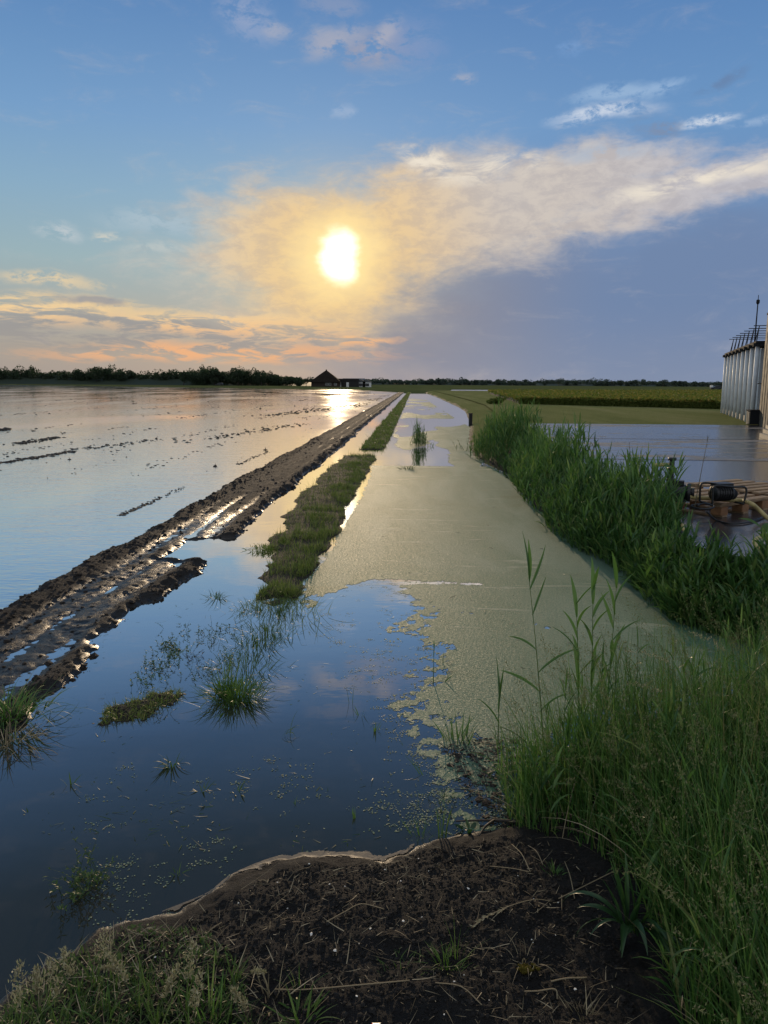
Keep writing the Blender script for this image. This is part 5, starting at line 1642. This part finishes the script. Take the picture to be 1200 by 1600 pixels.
# longer low bars of mud breaking the surface
def bar(px0, py0, px1, py1, n, wd, size):
    a, b_ = G(px0, py0)[:2], G(px1, py1)[:2]
    u = rng.random(n)
    P = a + (b_ - a) * u[:, None] + rng.normal(0, wd, (n, 2))
    V, T = lumps(np.c_[P, np.zeros(n)], size * rng.uniform(.4, 1.3, n), .4)
    bag.add(V, None, T)
bar(188, 806, 252, 777, 90, .03, .028)
bar(252, 777, 290, 760, 40, .05, .02)
bar(372, 726, 420, 705, 60, .04, .03)
bar(0, 724, 118, 705, 160, .10, .05)
bar(28, 694, 90, 683, 120, .15, .06)
bar(110, 704, 250, 686, 90, .2, .05)
bar(300, 690, 470, 662, 120, .3, .06)
bar(420, 650, 560, 632, 160, .4, .09)
bar(0, 672, 10, 671, 6, .1, .16)
for s0, ta_, tb_, n_ in tuple((a, b, c, int(d * .75)) for a, b, c, d in ((-6.0, 17, 60, 130), (-8.2, 20, 90, 200), (-10.8, 14, 40, 130), (-12.4, 30, 130, 240), (-15.2, 18, 60, 130), (-19, 40, 170, 240), (-23, 25, 90, 160), (-28, 50, 190, 220), (-36, 60, 200, 200), (-5.0, 40, 120, 160), (-4.6, 60, 140, 200))):
    t_ = ta_ * (tb_ / ta_) ** rng.random(n_)
    keep_ = fbm(t_, t_ * 0 + s0, .16, 4, 131) > .44
    s_ = s0 + rng.normal(0, .10, n_) * (1 + t_ * .02)
    x_, y_ = xy_of(s_[keep_], t_[keep_])
    V, T = lumps(np.c_[x_, y_, np.zeros(len(x_))], .024 * rng.uniform(.5, 1.4, len(x_)) * (1 + .03 * t_[keep_]), .28)
    bag.add(V, None, T)
tag(bag.build('drowned_stubble', 'debris', None, False), kind='stuff')

# ================================================================== THE NEAR SOIL MOUND
SP = GP([(262, 1436), (335, 1408), (440, 1356), (560, 1342), (650, 1326), (800, 1298), (880, 1330), (940, 1390), (970, 1480), (1000, 1700), (400, 1900), (200, 1600), (180, 1470)], .06)
n = 22000
P = scatter(SP, n)
sz = rng.gamma(1.5, .0016, n).clip(.0010, .012)
V, T = lumps(np.c_[P, soil_z(P[:, 0], P[:, 1]) + sz * .2], sz, .75)
tag(npmesh('soil_crumbs', V, None, T, 'soilclod', False), kind='stuff')
n = 1100
P = scatter(SP, n)
a_ = rng.uniform(0, 6.3, n)
V, Q = blades(np.c_[P, soil_z(P[:, 0], P[:, 1]) + .005], rng.gamma(1.6, .022, n).clip(.010, .18), rng.uniform(.0010, .0030, n), a_, rng.uniform(1.25, 1.62, n), rng.normal(0, .35, n), 5)
tag(npmesh('straw', V, Q, None, 'straw'), kind='stuff')
n = 46
P = scatter(SP, n)
V, T = lumps(np.c_[P, soil_z(P[:, 0], P[:, 1]) + .002], rng.uniform(.0018, .005, n), .4, .3)
tag(npmesh('shell_grit', V, None, T, 'shell', False), kind='stuff')
def shell(px, py, r, label):
    g = G(px, py, .07)
    V = []
    for i in range(5):
        for j in range(9):
            a = (j / 8 - .5) * 2.4; q = i / 4
            V.append((math.sin(a) * q * r, math.cos(a) * q * r, r * .45 * (1 - q * q) * (1 + .06 * (-1) ** j)))
    Q = [(i * 9 + j, i * 9 + j + 1, (i + 1) * 9 + j + 1, (i + 1) * 9 + j) for i in range(4) for j in range(8)]
    o = npmesh('shell', V, Q, None, 'shell'); o.location = (g[0], g[1], float(soil_z(g[0], g[1])) + .003); o.rotation_euler = (.2, .3, px * .1)
    md = o.modifiers.new('thick', 'SOLIDIFY'); md.thickness = .0012
    tag(o, label, 'shell', 'white shells on the soil')
shell(525, 1504, .010, 'white shell fragment on the soil, largest one')
shell(485, 1477, .008, 'elongated white shell fragment above the largest one on the soil')
shell(580, 1470, .007, 'small white shell fragment right of the others on the soil')
shell(450, 1424, .005, 'tiny white shell fragment high on the soil mound')
# long straws and the cereal ear lying on the soil
def stalk(pts, rad, label, m='straw'):
    P = [(*G(px, py, .08)[:2], float(soil_z(*G(px, py, .08)[:2])) + h) for px, py, h in pts]
    o = Bag().add(*tubepts(smoothpath(P, 6), rad, 5)).build('straw_stalk', m)
    tag(o, label, 'straw', 'long straws on the soil')
    return P
stalk([(800, 1316, .01), (815, 1345, .014), (828, 1374, .008)], .0019, 'straight pale straw lying at the top of the soil mound, left one of a pair')
stalk([(825, 1320, .01), (838, 1342, .012), (848, 1360, .008)], .0017, 'straight pale straw lying at the top of the soil mound, right one of a pair')
stalk([(882, 1355, .01), (890, 1390, .02), (897, 1420, .01)], .0018, 'pale straw standing up against the near grass')
stalk([(872, 1422, .01), (915, 1408, .03), (955, 1394, .05)], .0018, 'pale straw poking out of the near grass over the soil')
stalk([(765, 1354, .008), (800, 1364, .012), (826, 1374, .008)], .0017, 'pale straw lying crosswise below the pair of straws')
stalk([(510, 1456, .006), (540, 1440, .012), (565, 1424, .010), (600, 1432, .006)], .0018, 'bent pale straw in the middle of the soil mound')
stalk([(430, 1562, .01), (480, 1564, .014), (560, 1564, .012), (640, 1556, .008)], .0020, 'long pale straw lying across the foot of the soil mound')
stalk([(680, 1562, .006), (720, 1574, .012), (752, 1600, .008)], .0018, 'curved pale straw low on the soil right of the litter')
stalk([(815, 1572, .006), (840, 1570, .014), (866, 1570, .012), (870, 1582, .006)], .0022, 'thick pale stalk with a bent end near the moss cushion')
stalk([(860, 1554, .006), (885, 1552, .012), (916, 1549, .008)], .0024, 'thick short straw right of the moss cushion')
stalk([(316, 1462, .006), (330, 1448, .01), (346, 1434, .006)], .0016, 'short pale straw on the left shoulder of the soil mound')
ep = stalk([(738, 1463, .012), (760, 1452, .018), (800, 1442, .020), (835, 1432, .018), (862, 1426, .008)], .0014, 'bleached cereal ear on its stalk lying on the soil')
ear = np.array(ep); k = 46
u = rng.random(k) * 1.9
B = np.stack([np.interp(u, np.arange(len(ear)), ear[:, i]) for i in range(3)], -1)
dirn = math.atan2(ear[0][1] - ear[2][1], ear[0][0] - ear[2][0])
V, Q = blades(B, rng.uniform(.010, .018, k), .004, dirn + rng.choice([-.55, .55], k) + rng.normal(0, .1, k), rng.uniform(1.2, 1.7, k), 0.0, 3, 2, 'leaf')
Bag().add(V, Q).build('ear', 'seed', bpy.data.objects[[o.name for o in COL.objects if o.name.startswith('straw_stalk')][-1]])
# tufts on the soil
sz_at = lambda px, py: float(soil_z(*G(px, py, .1)[:2]))
tuft('grass_tuft', 700, 1512, 75, .085, .0036, .022, .7, .7, 'bright', 'yellow-green grass tuft growing in the middle of the dark soil', z=sz_at(700, 1512), group='tufts on the soil')
tuft('grass_tuft', 712, 1500, 10, .13, .003, .012, .2, .5, 'bright', 'few tall blades beside the yellow-green tuft on the soil', z=sz_at(712, 1500), group='tufts on the soil')
tuft('grass_tuft', 866, 1366, 40, .055, .0035, .014, .5, .6, 'tallgrass', 'small fresh tuft on the soil at the edge of the near grass', z=sz_at(866, 1366), group='tufts on the soil')
tuft('grass_tuft', 625, 1518, 60, .045, .003, .045, .7, .7, 'weed', 'dull mossy tuft left of the yellow-green tuft on the soil', z=sz_at(625, 1518), group='tufts on the soil')
tuft('grass_tuft', 470, 1598, 60, .10, .006, .03, .9, .9, 'bright', 'low leafy tuft at the bottom edge of the soil', z=sz_at(470, 1598), group='tufts on the soil')
tuft('grass_tuft', 468, 1545, 9, .11, .003, .010, .25, .4, 'tallgrass', 'thin upright weed with a tiny flower left of the soil middle', z=sz_at(468, 1545), group='tufts on the soil')
tuft('grass_tuft', 425, 1560, 16, .13, .006, .016, .4, .7, 'straw', 'dry straw-coloured tuft left of the dark soil', z=sz_at(425, 1560), group='tufts on the soil')
tuft('grass_tuft', 912, 1590, 30, .09, .003, .02, .6, .5, 'straw', 'dry splayed tuft at the foot of the broad-leaved plant', z=sz_at(912, 1590), group='tufts on the soil')
tuft('grass_tuft', 815, 1500, 14, .10, .003, .02, .5, 1.6, 'straw', 'arched dead stems over the moss cushion', z=sz_at(815, 1500), group='tufts on the soil')
# moss cushion
g = G(823, 1532, .08); n = 60
P = np.c_[g[0] + rng.normal(0, .012, n), g[1] + rng.normal(0, .008, n), np.full(n, float(soil_z(g[0], g[1])) + .004) + rng.random(n) * .008]
V, T = lumps(P, rng.uniform(.004, .008, n))
o = npmesh('moss_cushion', V, None, T, 'moss', True)
tag(o, 'rusty green moss cushion on the dark soil', 'moss')
# scrap of litter
g = G(586, 1634, .08)
lt = npmesh('litter', [(-.016, -.012, 0), (.014, -.014, .003), (.016, .010, .012), (-.010, .014, .008), (0, 0, .014), (-.016, -.012, -.002), (.014, -.014, .001), (.016, .010, .010), (-.010, .014, .006)], None,
            [(0, 1, 4), (1, 2, 4), (2, 3, 4), (3, 0, 4), (5, 7, 6), (5, 8, 7)], 'wrapper', False)
lt.location = (g[0], g[1], float(soil_z(g[0], g[1])) + .006)
tag(lt, 'crumpled scrap of coloured foil litter on the soil at the bottom edge', 'litter')
npmesh('red_print', [(-.0165, -.009, .0015), (-.002, -.001, .0150), (-.010, .0140, .0095)], None, [(0, 1, 2)], 'wrapred', False, lt)

# broad-leaved plantain at the foot of the near grass
g = G(985, 1472, .12)
zb = float(soil_z(g[0], g[1]))
pl = thing('broadleaf_plant', 'dark ribbed broad-leaved plant with drooping leaves at the foot of the near grass', 'plant', (g[0], g[1], zb))
for i in range(26):
    up = i < 13
    a = rng.uniform(0, 2 * PI) if up else [3.3, 3.7, 4.1, 4.4, 4.6, 4.8, 5.0, 5.25, 3.0, 5.5, 2.6, 4.3, 4.9][i - 13] + rng.normal(0, .1)
    V, Q = blades(np.array([[math.cos(a) * .018 + rng.normal(0, .012), math.sin(a) * .018 + rng.normal(0, .012), .03]]), np.array([rng.uniform(.16, .30) if up else rng.uniform(.17, .30)]), np.array([rng.uniform(.014, .024) if up else rng.uniform(.018, .028)]), np.array([a]),
                  np.array([rng.uniform(.05, .4) if up else rng.uniform(.35, .8)]), np.array([rng.uniform(.1, .7) if up else rng.uniform(1.5, 2.3)]), 11, 3, 'leaf', .2)
    Bag().add(V, Q).build('leaf', 'broad', pl)
# dock-like plant at the right edge
g = G(1205, 880, .45)
dk = thing('broadleaf_plant', 'bright broad-leaved plant by the yellow hose loop at the right edge', 'plant', (g[0], g[1], Z_LAND - .02))
V, Q, C = stems(np.zeros((5, 3)), .34, .004, np.arange(5) * 1.25 + 2.2, .25, .3, 6, 5)
Bag().add(V, Q).build('stem', 'bright', dk)
for i in range(16):
    j = i % 5
    B = along(C[j:j + 1], np.array([.35 + .62 * (i // 5) / 3]))
    V, Q = blades(B, np.array([rng.uniform(.12, .19)]), np.array([rng.uniform(.055, .085)]), np.array([rng.uniform(0, 6.3)]), np.array([rng.uniform(.5, 1.2)]), np.array([.7]), 7, 3, 'leaf', .12)
    Bag().add(V, Q).build('leaf', 'bright', dk)
# dead stalks standing on the concrete edge
def dead(px, py, h, lean, a, label):
    g = G(px, py, Z_LAND)
    V, Q, C = stems(np.array([[g[0], g[1], .3]]), np.array([h + .15]), np.array([.006]), np.array([a]), np.array([lean]), np.array([.04]), 8, 5)
    o = one('dead_stalk', Bag().add(V, Q), 'stalk', label, 'stalk', 'dead stalks by the concrete')
    k = 14
    B = along(np.repeat(C, k, 0), rng.uniform(.45, 1, k))
    V, Q = blades(B, rng.uniform(.03, .09, k), .004, rng.uniform(0, 6.3, k), rng.uniform(.2, .9, k), .3, 3)
    Bag().add(V, Q).build('twig', 'stalk', o)
dead(1078, 822, .92, .10, .1, 'tall thin dead stalk leaning right in front of the pallet')
dead(996, 775, .62, .03, 1.0, 'thin dead stalk standing over the reeds, middle of three')
dead(990, 772, .70, .10, 3.0, 'thin dead stalk leaning left over the reeds, tallest of three')
dead(1006, 775, .45, .16, .1, 'short dead stalk leaning right over the reeds')

# ================================================================== WEEDS AT LOWER LEFT
LW = GP([(-150, 1780), (0, 1560), (60, 1508), (110, 1480), (190, 1432), (250, 1424), (330, 1455), (380, 1540), (400, 1620), (380, 1800)], .08)
P = scatter(LW, 2600); P = P[P[:, 1] > 1.0]; k = len(P)
zb = soil_z(P[:, 0], P[:, 1])
front = sst(P[:, 1], 2.35, 1.9)
V, Q = blades(np.c_[P, zb - .004], rng.uniform(.02, .08, k) * (.4 + .9 * front), rng.uniform(.0022, .0055, k), rng.uniform(0, 6.3, k), np.abs(rng.normal(.5, .4, k)), rng.uniform(.2, 1.5, k), 5)
bag = Bag().add(V, Q)
P = scatter(LW, 1500); P = P[P[:, 1] > 1.0]; k = len(P)
V, Q = blades(np.c_[P, soil_z(P[:, 0], P[:, 1]) + .01], rng.uniform(.008, .022, k), rng.uniform(.004, .010, k), rng.uniform(0, 6.3, k), rng.uniform(.6, 1.5, k), .3, 3, 3, 'leaf')
bag.add(V, Q)
tag(bag.build('low_weeds', 'weed'), kind='stuff')
P = scatter(LW, 700); P = P[P[:, 1] > 1.0]; k = len(P)
V, Q = blades(np.c_[P, soil_z(P[:, 0], P[:, 1]) + .006], rng.uniform(.02, .10, k), rng.uniform(.0018, .004, k), rng.uniform(0, 6.3, k), rng.uniform(.9, 1.6, k), rng.normal(0, .4, k), 5)
tag(npmesh('dead_stems', V, Q, None, 'straw'), kind='stuff')
def seedgrass(px, py, h, a, ln_, cv, label, size=.011, rad=.010, n=170, frac=.48):
    h *= 1.45
    g = G(px, py, .1)
    zb = float(soil_z(g[0], g[1]))
    sb, hb = panicles(np.array([[g[0], g[1], zb]]), np.array([h]), np.array([a]), np.array([ln_]), np.array([cv]), frac, rad, n, size)
    V, Q = blades(np.repeat([[g[0], g[1], zb]], 7, 0) + rng.normal(0, .006, (7, 3)) * np.array([1, 1, 0]), h * rng.uniform(.5, 1.0, 7), .0045, rng.uniform(0, 6.3, 7), rng.uniform(.1, .7, 7), rng.uniform(.2, .9, 7), 6)
    sb.add(V, Q)
    one('seed_grass', sb, 'weed', label, 'seed grass', 'seed-headed grasses at lower left', [('seed_head', hb, 'seed')])
seedgrass(95, 1620, .14, 2.2, .2, .5, 'thick fluffy seed head nearest the lower left corner')
seedgrass(30, 1640, .16, 1.8, .1, .5, 'fluffy seed head at the left edge over the dark water')
seedgrass(120, 1560, .11, 2.4, .3, .6, 'pale loose seed head leaning over the water at lower left', rad=.012)
seedgrass(150, 1540, .11, 1.4, .3, .5, 'pale spreading seed head above the lower left weeds', rad=.014, size=.009)
seedgrass(215, 1590, .13, 2.6, .3, .9, 'narrow curved seed head in the middle of the lower left weeds', rad=.005)
seedgrass(290, 1590, .14, 1.3, .15, .3, 'tall greyish seed head standing right of the lower left weeds', rad=.012, n=150)
seedgrass(245, 1620, .12, .9, .25, .6, 'slim golden seed head at the bottom of the lower left weeds', rad=.005)
seedgrass(300, 1640, .13, 1.2, .1, .4, 'pale seed head at the bottom edge, right of the slim golden one', rad=.008)
seedgrass(230, 1560, .12, 3.0, .5, 1.5, 'reddish arching seed head bending left over the lower left weeds', rad=.004, frac=.3)
seedgrass(365, 1545, .09, -.2, .5, 1.2, 'cream seed head drooping right over the dark soil', rad=.005, frac=.35, size=.008)
seedgrass(400, 1625, .10, 2.5, .4, .8, 'cream seed head beside the low leafy tuft at the bottom edge', rad=.007)
seedgrass(60, 1590, .10, 2.0, .4, .8, 'small pale seed head over the dark water at the left edge', rad=.008)
tuft('grass_tuft', 330, 1590, 24, .16, .006, .022, .35, .5, 'tallgrass', 'fresh blue-green blades right of the tall greyish seed head', z=sz_at(330, 1590), group='tufts on the soil')
tuft('grass_tuft', 160, 1600, 26, .14, .004, .03, .45, .7, 'tallgrass', 'loose green blades among the lower left seed heads', z=sz_at(160, 1600), group='tufts on the soil')
